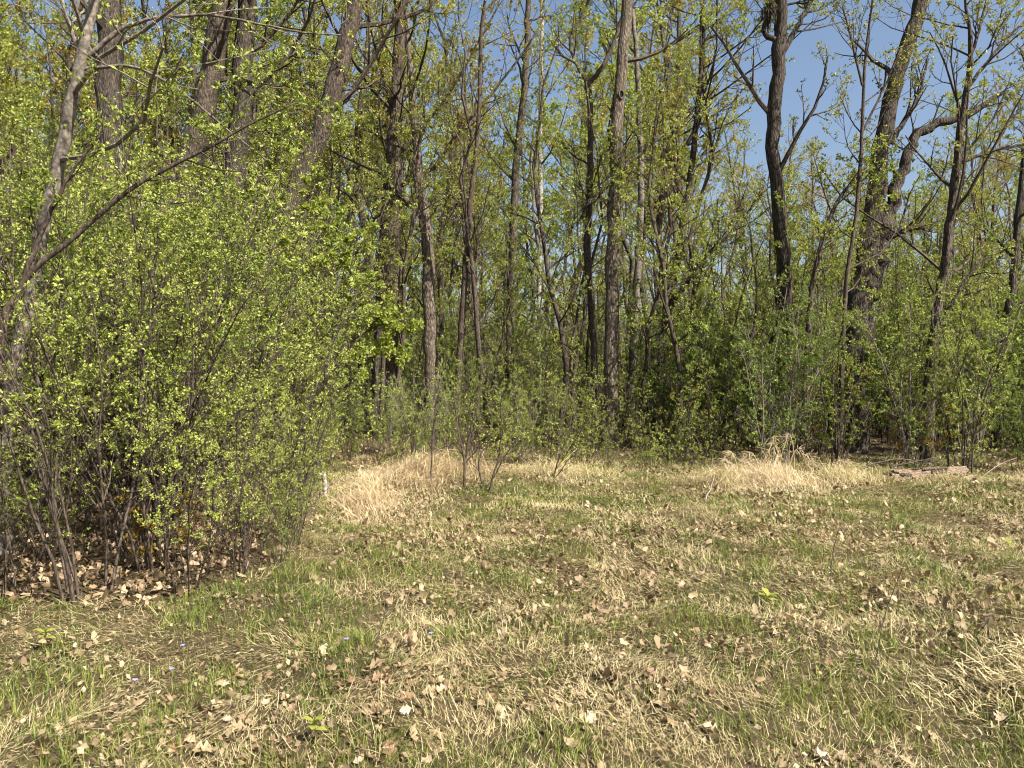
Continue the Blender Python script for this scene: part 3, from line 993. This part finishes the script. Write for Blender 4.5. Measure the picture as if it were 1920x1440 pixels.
# the 300 leaves that show largest are single things
x, y = meadow_pts(32000, 1.15, 2.6, 12.5, 0.75)
g = fnoise(x * 1.7 + 9, y * 1.7, 71)
k = (RNG.uniform(size=len(x)) < np.clip(0.3 + 1.3 * g, 0.05, 1)) & ~in_thicket(x, y)
x, y = x[k], y[k]
order = np.argsort(y + RNG.uniform(0, 0.6, len(y)))
x, y = x[order], y[order]
vis = np.abs(x) < y * 0.665
vi = np.where(vis)[0][:300]
rest = np.setdiff1d(np.arange(len(x)), vi)
kinds = [('dead', 'tan dry oak leaf lying among the grass of the clearing'), ('pale', 'bleached pale dry leaf lying among the grass of the clearing'), ('dark', 'dark brown curled dry leaf lying among the grass of the clearing')]
M['pale'] = leafmat('fallen_leaf_pale', [(0, (0.30, 0.23, 0.15)), (1, (0.46, 0.37, 0.26))], 0.12, tint=(1.05, 1, 0.85))
M['dark'] = leafmat('fallen_leaf_dark', [(0, (0.10, 0.055, 0.03)), (1, (0.24, 0.14, 0.075))], 0.12, tint=(1.1, 0.95, 0.7))
lm = {}
for kd, _ in kinds:
    for s_i, (V, q) in enumerate(SH):
        aa = Acc()
        aa.add(V, q)
        lm[kd, s_i] = aa.mesh('fallen_leaf', [M[kd]])
for j, i in enumerate(vi):
    kd, lab = kinds[0 if R2.random() < 0.72 else 1 if R2.random() < 0.3 else 2]
    o = link('fallen_leaf', lm[kd, R2.randrange(len(SH))], label=lab, category='leaf', group='fallen leaves strewn over the clearing')
    s = R2.uniform(0.035, 0.085)
    o.location = (x[i], y[i], float(gz(x[i], y[i])) + R2.uniform(0.006, 0.03))
    o.rotation_euler = (R2.gauss(0, 0.55), R2.gauss(0, 0.55), R2.uniform(0, 6.28))
    o.scale = (s, s, s)
a = Acc()
scatter_leaves(a, x[rest], y[rest], RNG.uniform(0.03, 0.08, len(rest)), 0.05, 0.8)
link('fallen_leaves', a.mesh('fallen_leaves', [M['dead']]), kind='stuff', label='dry brown leaves scattered thinly across the far clearing', category='leaves')

# crumbled leaf fragments between the blades
a = Acc()
x, y = meadow_pts(300000, 1.2, 2.4, 12.5, 0.78)
g = fnoise(x * 1.7 + 9, y * 1.7, 71)
k = (RNG.uniform(size=len(x)) < np.clip(0.45 + 0.9 * g, 0.08, 1)) & ~in_thicket(x, y)
x, y = x[k], y[k]
n = len(x)
b = np.stack([x, y, gz(x, y) + RNG.uniform(0.005, 0.045, n)], -1)
ax = norm(RNG.normal(size=(n, 3)) * np.array([1, 1, 0.7]))
sd = norm(np.cross(ax, RNG.normal(size=(n, 3)) * 0.5 + np.array([0, 0, 1.0])))
ln = RNG.uniform(0.012, 0.042, n)[:, None]
w = ln * RNG.uniform(0.3, 0.8, n)[:, None]
V = np.stack([b, b + ax * ln * 0.5 + sd * w * 0.5 + np.array([0, 0, 0.004]), b + ax * ln, b + ax * ln * 0.45 - sd * w * 0.5], 1)
q = np.arange(n * 4).reshape(n, 4)
a.add(V, np.concatenate([q[:, [0, 2, 1]], q[:, [0, 3, 2]]]))
link('leaf_fragments', a.mesh('leaf_fragments', [M['dead']], smooth=False), kind='stuff', label='crumbled dry leaf fragments mixed into the grass of the clearing', category='leaves')

# thick litter under the left thicket and at the foot of the wood
a = Acc()
n = 14000
y = RNG.uniform(4.6, 13, n)
x = RNG.uniform(-0.85, 0, n) * y - 0.6
k = in_thicket(x + RNG.normal(size=n) * 0.15, y + RNG.normal(size=n) * 0.12)
x, y = x[k], y[k]
y2 = RNG.uniform(10.8, 20, 5000)
x2 = RNG.uniform(-0.3, 0.85, 5000) * y2
k = (y2 > 12) | (x2 > 3.5)
x, y = np.concatenate([x, x2[k]]), np.concatenate([y, y2[k]])
scatter_leaves(a, x, y, RNG.uniform(0.035, 0.085, len(x)), 0.05, 0.7)
link('leaf_litter', a.mesh('leaf_litter', [M['litter']]), kind='stuff', label='thick brown leaf litter under the shrubs and trees', category='leaves')


# ------------------------------------------------------------------ tall dry grass clumps
def clump(name, label, cx, cy, rx, ry, n, h, mat, seed, lean=(0, 0), wild=0.5, rot=0):
    global RNG
    RNG = np.random.default_rng(seed)
    a = Acc()
    r = np.minimum(np.abs(RNG.normal(size=n)) * 0.62, 1.6)
    th = RNG.uniform(0, 6.28, n)
    # a clump is a handful of tussocks
    tx = RNG.normal(size=14) * rx * 0.5
    ty = RNG.normal(size=14) * ry * 0.5
    w = RNG.integers(0, 14, n)
    x = cx + np.where(RNG.uniform(size=n) < 0.45, tx[w] + RNG.normal(size=n) * 0.13, r * np.cos(th) * rx)
    y = cy + np.where(RNG.uniform(size=n) < 0.45, ty[w] + RNG.normal(size=n) * 0.10, r * np.sin(th) * ry)
    az = RNG.uniform(0, 6.28, n)
    hx, hy = np.cos(az) + lean[0], np.sin(az) + lean[1]
    az = np.arctan2(hy, hx)
    th_ = RNG.uniform(0.35, 1.25, 14)
    e = th_[w] * np.clip(1.15 - np.hypot((x - cx) / rx, (y - cy) / ry) ** 2 * 0.6, 0.22, 1.1)
    # every tussock has fallen over its own way
    ta = RNG.uniform(0, 6.28, 14)
    hx, hy = np.cos(az) + 1.1 * np.cos(ta[w]), np.sin(az) + 1.1 * np.sin(ta[w])
    az = np.arctan2(hy, hx)
    ln = h * (0.35 + 1.1 * RNG.uniform(0, 1, n) ** 1.5) * e
    up = RNG.uniform(size=n) < 0.55
    blades(a, x, y, ln * np.where(up, 1, 1.25), RNG.uniform(0.003, 0.008, n), az, np.where(up, np.abs(RNG.normal(size=n)) * wild + 0.2, RNG.uniform(0.8, 1.4, n)), RNG.uniform(0.2, 2.3, n),
           z0=gz(x, y) + np.where(up, 0, RNG.uniform(0, 0.5, n) * h * e))
    o = link(name, a.mesh(name, [M[mat]], smooth=False), label=label, category='dry grass')
    return o


clump('dry_grass_clump', 'large flattened heap of pale dry grass beside the left thicket, behind the thin saplings', -1.25, 10.3, 1.05, 1.25, 12000, 0.38, 'hay', 601, wild=1.0)
clump('dry_grass_clump', 'low pale dry grass spilling forward from the big heap beside the thicket', -1.62, 8.5, 0.42, 0.9, 4500, 0.24, 'hay', 602, wild=0.9)
clump('dry_grass_clump', 'flattened golden dry grass heap below the drooping reeds', 3.3, 10.0, 0.85, 0.75, 8000, 0.34, 'hay', 603, wild=0.9)
clump('dry_grass_clump', 'brown dry grass tuft left of the golden heap', 2.6, 9.8, 0.35, 0.3, 1800, 0.42, 'straw', 604)
clump('dry_grass_clump', 'low dry grass between the two heaps in the middle of the clearing', 0.7, 10.6, 1.1, 0.6, 3500, 0.24, 'straw', 605, wild=0.9)
clump('dry_grass_clump', 'matted straw heap in the near right corner', 2.75, 3.55, 0.7, 0.45, 5000, 0.24, 'straw', 606, lean=(-0.9, -0.3), wild=1.2)
clump('dry_grass_clump', 'thin straw left of the rotten logs', 4.4, 10.2, 0.7, 0.5, 2500, 0.26, 'straw', 607, wild=0.7)
clump('dry_grass_clump', 'sparse straw growing up in front of the rotten logs', 5.6, 10.0, 0.7, 0.22, 1200, 0.18, 'straw', 608, wild=0.6)


def reed(px, py, hpx, Yd, bendx, seed, label, group):
    global RNG
    RNG = np.random.default_rng(seed)
    b = at(px, py, Yd)
    b[2] = float(gz(b[0], b[1]))
    h = hpx * 1.15 / F * Yd
    P = []
    for tt in np.linspace(0, 1, 12):
        P.append([bendx * h * (tt ** 2.2) * 1.0, 0.1 * h * tt * math.sin(seed), h * (math.sin(min(tt * 1.25, 1) * math.pi / 2) - 0.55 * max(0, tt - 0.72) / 0.28 * 0.9)])
    P = np.array(P)
    o = thing('dry_reed', label, 'reed', tuple(b), group)
    a = Acc()
    tubes(a, P, np.linspace(0.006, 0.003, 12), 5)
    link('stalk', a.mesh('stalk', [M['hay']]), o)
    a = Acc()
    k = 34
    i = RNG.integers(6, 11, k)
    f = RNG.uniform(size=(k, 1))
    p = P[i] * (1 - f) + P[np.minimum(i + 1, 11)] * f
    q = p + np.stack([RNG.normal(size=k) * 0.05 + bendx * 0.12, RNG.normal(size=k) * 0.05, RNG.normal(size=k) * 0.05 - 0.05], -1)
    tubes(a, np.stack([p, (p + q) / 2 + RNG.normal(size=(k, 3)) * 0.01, q], 1), np.tile([0.0025, 0.003, 0.001], (k, 1)), 3)
    link('plume', a.mesh('plume', [M['hay']]), o)


for j, (px, py, hp, bx, lab) in enumerate([
        (1440, 885, 85, 0.25, 'tallest pale drooping reed behind the golden grass heap'),
        (1462, 888, 70, -0.4, 'pale reed drooping left behind the golden grass heap'),
        (1478, 888, 62, 0.5, 'pale reed drooping right behind the golden grass heap'),
        (1500, 885, 60, 0.45, 'thin reed arching right at the right end of the golden heap'),
        (1425, 885, 58, -0.6, 'thin reed arching left over the brown tuft'),
        (1385, 880, 62, -0.5, 'lone reed standing left of the golden heap'),
        (1560, 885, 45, 0.7, 'low reed arching right between the golden heap and the logs'),
        (770, 830, 45, 0.5, 'reed bending right behind the large pale heap'),
        (1490, 850, 90, -0.3, 'reed with a ragged plume in front of the dark shrubs')]):
    reed(px, py, hp, 9.9, bx, 650 + j, lab, 'dry drooping reeds')

# ------------------------------------------------------------------ bare saplings before the pale grass heap
def bare(label, base, polys, Yd, seed, r=1.0):
    global RNG
    RNG = np.random.default_rng(seed)
    b = at(*base, Yd)
    b[2] = float(gz(b[0], b[1])) - 0.02
    o = thing('bare_sapling', label, 'sapling', tuple(b), 'thin bare saplings in front of the pale grass')
    tw = Acc()
    for pl in polys:
        pts, rad = polyline(pl, Yd)
        P, R = resample(np.array(pts) - b, np.array(rad) * r, 10, 0.3)
        a = Acc()
        tubes(a, P, R, 6)
        link('stem', a.mesh('stem', [M['twig']]), o)
        c, rr = kids(P[None], R[None], 7, 0.3, 1, 35, 0.35, 4, 0.1, 0.5, rmin=0.0015)
        tubes(tw, c, rr, 3)
        leaves(tw, c, 3, 2, 0.03, 0.3, keep=0.5)
    link('foliage', tw.mesh('foliage', [M['twig'], M['shrub']], smooth=False), o, kind='stuff')


bare('forked bare sapling with a clear Y shape before the pale grass heap', (870, 918), [[(870, 918, 6), (871, 890, 5), (872, 868, 5), (865, 835, 4), (858, 800, 3), (852, 740, 2)], [(872, 868, 4), (877, 835, 4), (884, 800, 3), (892, 750, 2)], [(873, 868, 3), (895, 842, 3), (925, 815, 2)]], 9.3, 701)
bare('bare sapling leaning right, right of the Y shaped one', (918, 925), [[(918, 925, 6), (924, 898, 5), (932, 870, 4), (938, 835, 4), (940, 790, 3), (938, 740, 2)], [(926, 895, 3), (950, 850, 3), (975, 815, 2)]], 9.3, 702)
bare('low bare sapling between the two forked ones', (906, 915), [[(906, 915, 4), (900, 890, 4), (898, 870, 3), (905, 840, 2)]], 9.4, 703)
bare('thin straight reddish sapling in the left half of the pale grass', (808, 915), [[(808, 915, 4), (808, 870, 4), (812, 810, 4), (818, 760, 3), (820, 700, 2)]], 9.4, 704)
bare('small slanting sapling far right of the pale grass heap', (1035, 915), [[(1035, 915, 4), (1042, 880, 3), (1052, 850, 3), (1066, 820, 2)], [(1036, 905, 3), (1060, 870, 2), (1085, 840, 2)]], 10, 705)

# ------------------------------------------------------------------ rotten logs and sticks
def log(label, p0, p1, r0, r1, seed, hollow=False):
    global RNG
    RNG = np.random.default_rng(seed)
    p0, p1 = np.array(p0, float), np.array(p1, float)
    o = thing('rotten_log', label, 'log', tuple(p0))
    n, sd = 16, 14
    tt = np.linspace(0, 1, n)
    P = (p1 - p0)[None] * tt[:, None] + RNG.normal(size=(n, 3)) * 0.008
    R = r0 + (r1 - r0) * tt
    ax = norm(p1 - p0)
    A = norm(np.cross(ax, [0, 0, 1.0]))
    B = np.cross(A, ax)
    an = np.arange(sd) * 2 * math.pi / sd
    prof = 1 + 0.13 * RNG.normal(size=sd)
    rr = R[:, None] * prof[None] * (1 + 0.06 * RNG.normal(size=(n, sd)))
    rr[0] *= RNG.uniform(0.8, 1.15, sd)
    V = P[:, None] + rr[..., None] * (np.cos(an)[:, None] * A + np.sin(an)[:, None] * B)
    V[0] += ax * (RNG.uniform(-0.08, 0.08, sd))[:, None]
    V[-1] += ax * (RNG.uniform(-0.06, 0.06, sd))[:, None]
    idx = np.arange(n * sd).reshape(n, sd)
    nx = np.roll(idx, -1, 1)
    a = Acc()
    a.add(V, np.stack([idx[:-1], nx[:-1], nx[1:], idx[1:]], -1).reshape(-1, 4))
    a.F.append((idx[-1][None], 0))
    if hollow:
        inn = P[:6, None] + (rr[:6] * np.linspace(0.66, 0.3, 6)[:, None])[..., None] * (np.cos(an)[:, None] * A + np.sin(an)[:, None] * B)
        b0 = a.n
        a.add(inn, np.stack([idx[:5], idx[1:6], nx[1:6], nx[:5]], -1).reshape(-1, 4))
        ring = np.stack([np.arange(sd), np.arange(sd) + b0, np.roll(np.arange(sd), -1) + b0, np.roll(np.arange(sd), -1)], -1)
        a.F.append((ring, 0))
        a.F.append(((np.arange(sd) + b0 + 5 * sd)[None], 0))
    else:
        a.F.append((idx[0][::-1][None], 0))
    link('wood', a.mesh('wood', [M['rot']]), o)
    # loose strips of bark
    for j in range(5):
        t0 = RNG.uniform(0.1, 0.6)
        t1 = t0 + RNG.uniform(0.15, 0.35)
        th = RNG.uniform(0.3, 2.6)
        s = np.linspace(t0, t1, 5)
        q = (p1 - p0)[None] * s[:, None]
        rad = (r0 + (r1 - r0) * s) * 1.16
        out = np.stack([np.cos(th + k) * A + np.sin(th + k) * B for k in (-0.3, 0, 0.3)])
        Vs = q[:, None] + rad[:, None, None] * out[None]
        Vt = Vs + out[None] * 0.012
        m = 15
        f = []
        for r_ in range(4):
            for c_ in range(2):
                k0 = r_ * 3 + c_
                f += [(k0, k0 + 1, k0 + 4, k0 + 3), (m + k0, m + k0 + 3, m + k0 + 4, m + k0 + 1)]
        for r_ in range(4):
            for c_ in (0, 2):
                k0 = r_ * 3 + c_
                f.append((k0, k0 + 3, m + k0 + 3, m + k0))
        aa = Acc()
        aa.add(np.concatenate([Vs.reshape(-1, 3), Vt.reshape(-1, 3)]), np.array(f))
        link('bark_strip', aa.mesh('bark_strip', [M['bark_brown']]), o)
    return o


g_ = lambda x, y, h: (x, y, float(gz(x, y)) + h)
log('rotten log with a hollow dark end lying at the edge of the right thicket', g_(5.12, 10.35, 0.07), g_(6.3, 10.75, 0.10), 0.085, 0.06, 801, True)
log('slimmer rotten log lying in front of the hollow one', g_(5.5, 10.22, 0.035), g_(6.35, 10.5, 0.04), 0.05, 0.042, 802)
log('short crumbling log stub at the hollow end of the rotten log', g_(5.0, 10.2, 0.05), g_(5.28, 10.12, 0.04), 0.08, 0.055, 803, True)


def stick(label, pts, r, seed, mat='twig', group='dead sticks lying about'):
    global RNG
    RNG = np.random.default_rng(seed)
    pts = [np.array(g_(*p)) for p in pts]
    b = pts[0].copy()
    P, R = resample(np.array(pts) - b, np.linspace(r, r * 0.5, len(pts)) * (0.6 if r < 0.008 else 1), 10, 0.5)
    o = thing('dead_stick', label, 'stick', tuple(b), group)
    a = Acc()
    tubes(a, P, R, 6)
    link('stem', a.mesh('stem', [M[mat]]), o)
    c, rr = kids(P[None], R[None], 4, 0.3, 0.95, 40, 0.3, 4, 0.05, 0.5)
    a = Acc()
    tubes(a, c, rr, 4)
    link('twig', a.mesh('twig', [M[mat]]), o)


stick('long dark dead stick arching over the rotten logs', [(4.7, 10.5, 0.12), (5.1, 10.6, 0.24), (5.5, 10.7, 0.25), (6.0, 10.8, 0.18)], 0.016, 811)
stick('crooked dark stick poking up behind the hollow log', [(5.2, 10.6, 0.15), (5.6, 10.7, 0.24), (5.8, 10.7, 0.26), (6.1, 10.9, 0.3)], 0.014, 812)
stick('thin pale stick slanting down right of the logs', [(6.3, 10.4, 0.02), (6.8, 10.8, 0.18), (7.2, 11.0, 0.3)], 0.010, 813, 'twig_grey')
stick('pale branched stick lying in front of the brown grass tuft', [(2.15, 8.6, 0.02), (2.3, 8.9, 0.16), (2.4, 9.1, 0.26)], 0.011, 814, 'twig_grey')
stick('thin dark stick standing in the grass near the right', [(2.2, 5.3, 0.0), (2.25, 5.4, 0.22), (2.32, 5.4, 0.5)], 0.006, 815)
stick('thin dark stem standing in the near right straw', [(1.85, 3.9, 0.0), (1.95, 4.0, 0.25), (2.05, 4.0, 0.52)], 0.005, 816)
stick('dark twig standing in the grass near the lower left', [(-0.72, 3.9, 0.0), (-0.68, 3.95, 0.16), (-0.64, 3.95, 0.32)], 0.005, 817)
stick('long thin straw coloured twig lying across the near grass', [(0.2, 3.9, 0.04), (0.7, 3.95, 0.06), (1.2, 3.9, 0.04)], 0.004, 818, 'twig_grey')

# ------------------------------------------------------------------ little flowers and sprouts
def flower(px, py, label, seed):
    x, y = gpt(px, py + 8)
    R = np.random.default_rng(seed)
    b = (x, y, float(gz(x, y)))
    o = thing('violet_flower', label, 'flower', b, 'small violet flowers in the grass')
    a = Acc()
    tubes(a, np.array([[0, 0, 0], [0.004, 0, 0.03], [0.0, 0, 0.06]]), [0.0015, 0.0015, 0.001], 4)
    link('stem', a.mesh('stem', [M['grass']]), o)
    for k in range(5):
        th = k * 1.257 + R.uniform(-0.2, 0.2)
        c, s = math.cos(th), math.sin(th)
        V = [[0, 0, 0.06], [0.009 * c - 0.006 * s, 0.009 * s + 0.006 * c, 0.066], [0.018 * c, 0.018 * s, 0.064], [0.009 * c + 0.006 * s, 0.009 * s - 0.006 * c, 0.066]]
        a = Acc()
        a.add(V, np.array([[0, 3, 2, 1]]))
        link('petal', a.mesh('petal', [M['violet']]), o)


for j, (px, py, lab) in enumerate([(650, 1222, 'largest violet flower, beside a pale dry leaf left of the middle'), (808, 1206, 'lone violet flower in the grass near the middle'),
                                   (322, 1274, 'violet flower in the grass below the left thicket, lowest there'), (343, 1214, 'violet flower nearest below the left thicket'),
                                   (254, 1292, 'leftmost of the small violet flowers')]):
    flower(px, py, lab, 900 + j)


def sprout(px, py, hpx, label, n, size, seed):
    global RNG
    RNG = np.random.default_rng(seed)
    x, y = gpt(px, py)
    o = thing('seedling', label, 'seedling', (x, y, float(gz(x, y))))
    h = hpx / F * y
    P = np.array([[0, 0, 0], [0.01, 0, h * 0.5], [0.0, 0, h]])
    a = Acc()
    tubes(a, P, [0.003, 0.0025, 0.002], 5)
    link('stem', a.mesh('stem', [M['sprout']]), o)
    for k in range(n):
        th = k * 2.4
        c, s = math.cos(th), math.sin(th)
        z = h * (0.45 + 0.55 * (k + 1) / n)
        el = 0.5 + 0.5 * k / n
        tt = np.linspace(0, 1, 5)
        w = 0.32 * np.sin(np.clip(tt, 0.03, 0.97) * math.pi) ** 0.8
        rows = []
        for q, ww in zip(tt, w):
            r = q * size
            zz = z + r * el - 0.5 * q * q * size
            for sd in (-1, 0, 1):
                rows.append([r * c - sd * ww * size * s, r * s + sd * ww * size * c, zz + abs(sd) * 0.12 * ww * size])
        f = []
        for r_ in range(4):
            for c_ in range(2):
                k0 = r_ * 3 + c_
                f.append((k0, k0 + 1, k0 + 4, k0 + 3))
        aa = Acc()
        aa.add(rows, np.array(f))
        link('leaf', aa.mesh('leaf', [M['sprout']]), o)


sprout(590, 1428, 45, 'yellow green seedling with upright leaves at the bottom edge', 6, 0.052, 921)
sprout(85, 1215, 30, 'small yellow leaved seedling below the left end of the thicket', 6, 0.06, 922)
sprout(1890, 1030, 28, 'yellow leaved seedling at the far right of the grass', 5, 0.08, 923)
sprout(1440, 1130, 22, 'bushy bright green seedling right of the middle of the grass', 7, 0.07, 924)


# short white stake at the right end of the thicket
RNG = np.random.default_rng(940)
x_, y_ = -2.22, 9.1
o = thing('white_stake', 'short weathered white stake half hidden at the right end of the left thicket', 'stake', (x_, y_, float(gz(x_, y_))))
a = Acc()
P, R = resample([[0, 0, -0.05], [0.012, 0, 0.14], [-0.006, 0.01, 0.29]], [0.032, 0.029, 0.024], 8, 0.06)
tubes(a, P, R, 9, 0, rough=0.07)
link('shaft', a.mesh('shaft', [M['bark_birch']]), o)
a = Acc()
P, R = resample([[-0.003, 0, 0.24], [-0.045, -0.01, 0.275], [-0.07, -0.012, 0.285]], [0.016, 0.013, 0.008], 6)
tubes(a, P, R, 6)
link('splinter', a.mesh('splinter', [M['bark_birch']]), o)

# knot hole in the sunlit trunk, ragged clump on the bare trunk
RNG = np.random.default_rng(950)
ot, Pt, Rt, org_t = o13
kp = at(1167, 190, 14.5)
i = int(np.argmin(np.abs(Pt[:, 2] + org_t[2] - kp[2])))
c0 = Pt[i] + np.array([0.25 * Rt[i], -Rt[i] * 0.97, 0])
th = np.linspace(0, 2 * math.pi, 13)
a = Acc()
tubes(a, c0 + np.stack([0.045 * np.cos(th), -0.012 + 0 * th, 0.075 * np.sin(th)], -1), np.full(13, 0.014), 5, cap=False)
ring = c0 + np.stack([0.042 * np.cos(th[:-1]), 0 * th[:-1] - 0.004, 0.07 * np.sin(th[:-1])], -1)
m_, t_, o_ = newmat('painted_hollow_shade')
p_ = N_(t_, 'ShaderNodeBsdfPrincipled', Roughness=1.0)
p_.inputs['Base Color'].default_value = (0.012, 0.009, 0.007, 1)  # near black paints the hole's inner shade onto a flat disc
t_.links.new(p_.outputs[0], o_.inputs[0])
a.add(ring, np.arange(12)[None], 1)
link('knot_hole', a.mesh('knot_hole', [M['bark_spot'], m_]), ot)
b = at(1444, 8, 14.4)
o = thing('twig_clump', 'dark ragged clump of dead strands hanging beside the top of the bare trunk', 'twig clump', tuple(b))
a = Acc()
n = 90
p = RNG.normal(size=(n, 3)) * np.array([0.05, 0.05, 0.06])
q = p + np.stack([RNG.normal(size=n) * 0.10 - 0.05, RNG.normal(size=n) * 0.07, -RNG.uniform(0.1, 0.42, n)], -1)
tubes(a, np.stack([p, (p + q) / 2 + RNG.normal(size=(n, 3)) * 0.03, q], 1), np.tile([0.008, 0.007, 0.003], (n, 1)), 4)
link('strands', a.mesh('strands', [M['bark_dark']]), o)

# ------------------------------------------------------------------ labels of single shrubs and trees by what they stand beside
del MARKS[24:]
SHORT = ['the pale grey tree', 'the dark leaning stem', 'the forked stem', 'the broad upright trunk', 'the leaning brown trunk', 'the dark trunk of the close pair', 'the strongly leaning trunk',
         'the reddish brown trunk', 'the slim pressed trunk', 'the mottled trunk', 'the thin trunk beside the mottled one', 'the leaning grey trunk', 'the brown middle trunk', 'the white birch stem',
         'the wide forking tree', 'the sunlit straight trunk', 'the slender pale trunk', 'the low forking dark tree', 'the bare high trunk', 'the old double tree', 'the brown forked tree',
         'the trunk at the right edge', 'the slim young tree', 'the slim arching tree']
SHORT_AT = [(s_, mx_, my_) for s_, (_, mx_, my_) in zip(SHORT, MARKS)]


def name_by_marks(group, kind, marks, dmax, angle=False):
    obs = [o for o in COL.objects if o.get('group') == group]
    done = set()
    for s_, mx_, my_ in marks:
        for side in (-1, 1):
            best = None
            for o in obs:
                if o in done:
                    continue
                if angle:
                    d = (o.location.x / o.location.y - mx_ / my_) * side
                    if d < 0.002:
                        continue
                    d += 0.004 * abs(o.location.y - my_) / 4
                    lim = 0.03
                else:
                    d = math.hypot(o.location.x - mx_, o.location.y - my_)
                    if (o.location.x / o.location.y - mx_ / my_) * side < 0:
                        continue
                    lim = dmax
                if d < lim and (best is None or d < best[0]):
                    best = (d, o)
            if best:
                o = best[1]
                done.add(o)
                o['label'] = '%s nearest %s, on its %s side' % (kind, s_, 'left' if side < 0 else 'right')


name_by_marks(UG, 'green undergrowth shrub', SHORT_AT[6:19], 3.0)
name_by_marks(RG, 'dark green thicket shrub', SHORT_AT[18:] + [('the hollow rotten log', 5.5, 10.5)], 3.0)
name_by_marks(LG, 'low bright green shrub', [('the large pale grass heap', -1.35, 9.8), ('the golden grass heap', 3.25, 9.7), ('the sunlit straight trunk', MARKS[15][1], 12), ('the mottled trunk', MARKS[9][1], 12)], 4.0)
name_by_marks(TH, 'bright green thicket shrub', [('the pale grey tree', MARKS[0][1], MARKS[0][2]), ('the forked stem', MARKS[2][1], MARKS[2][2]), ('the dark leaning stem', MARKS[1][1], MARKS[1][2]),
                                                 ('the large pale grass heap', -1.35, 9.7)], 5.0)
name_by_marks(SG, 'slender young sapling', SHORT_AT, 3.0, True)
name_by_marks(BG, 'tall slim tree seen', SHORT_AT[4:], 3.0, True)
print('TRIS', sum(len(me.loops) - 2 * len(me.polygons) for me in bpy.data.meshes))
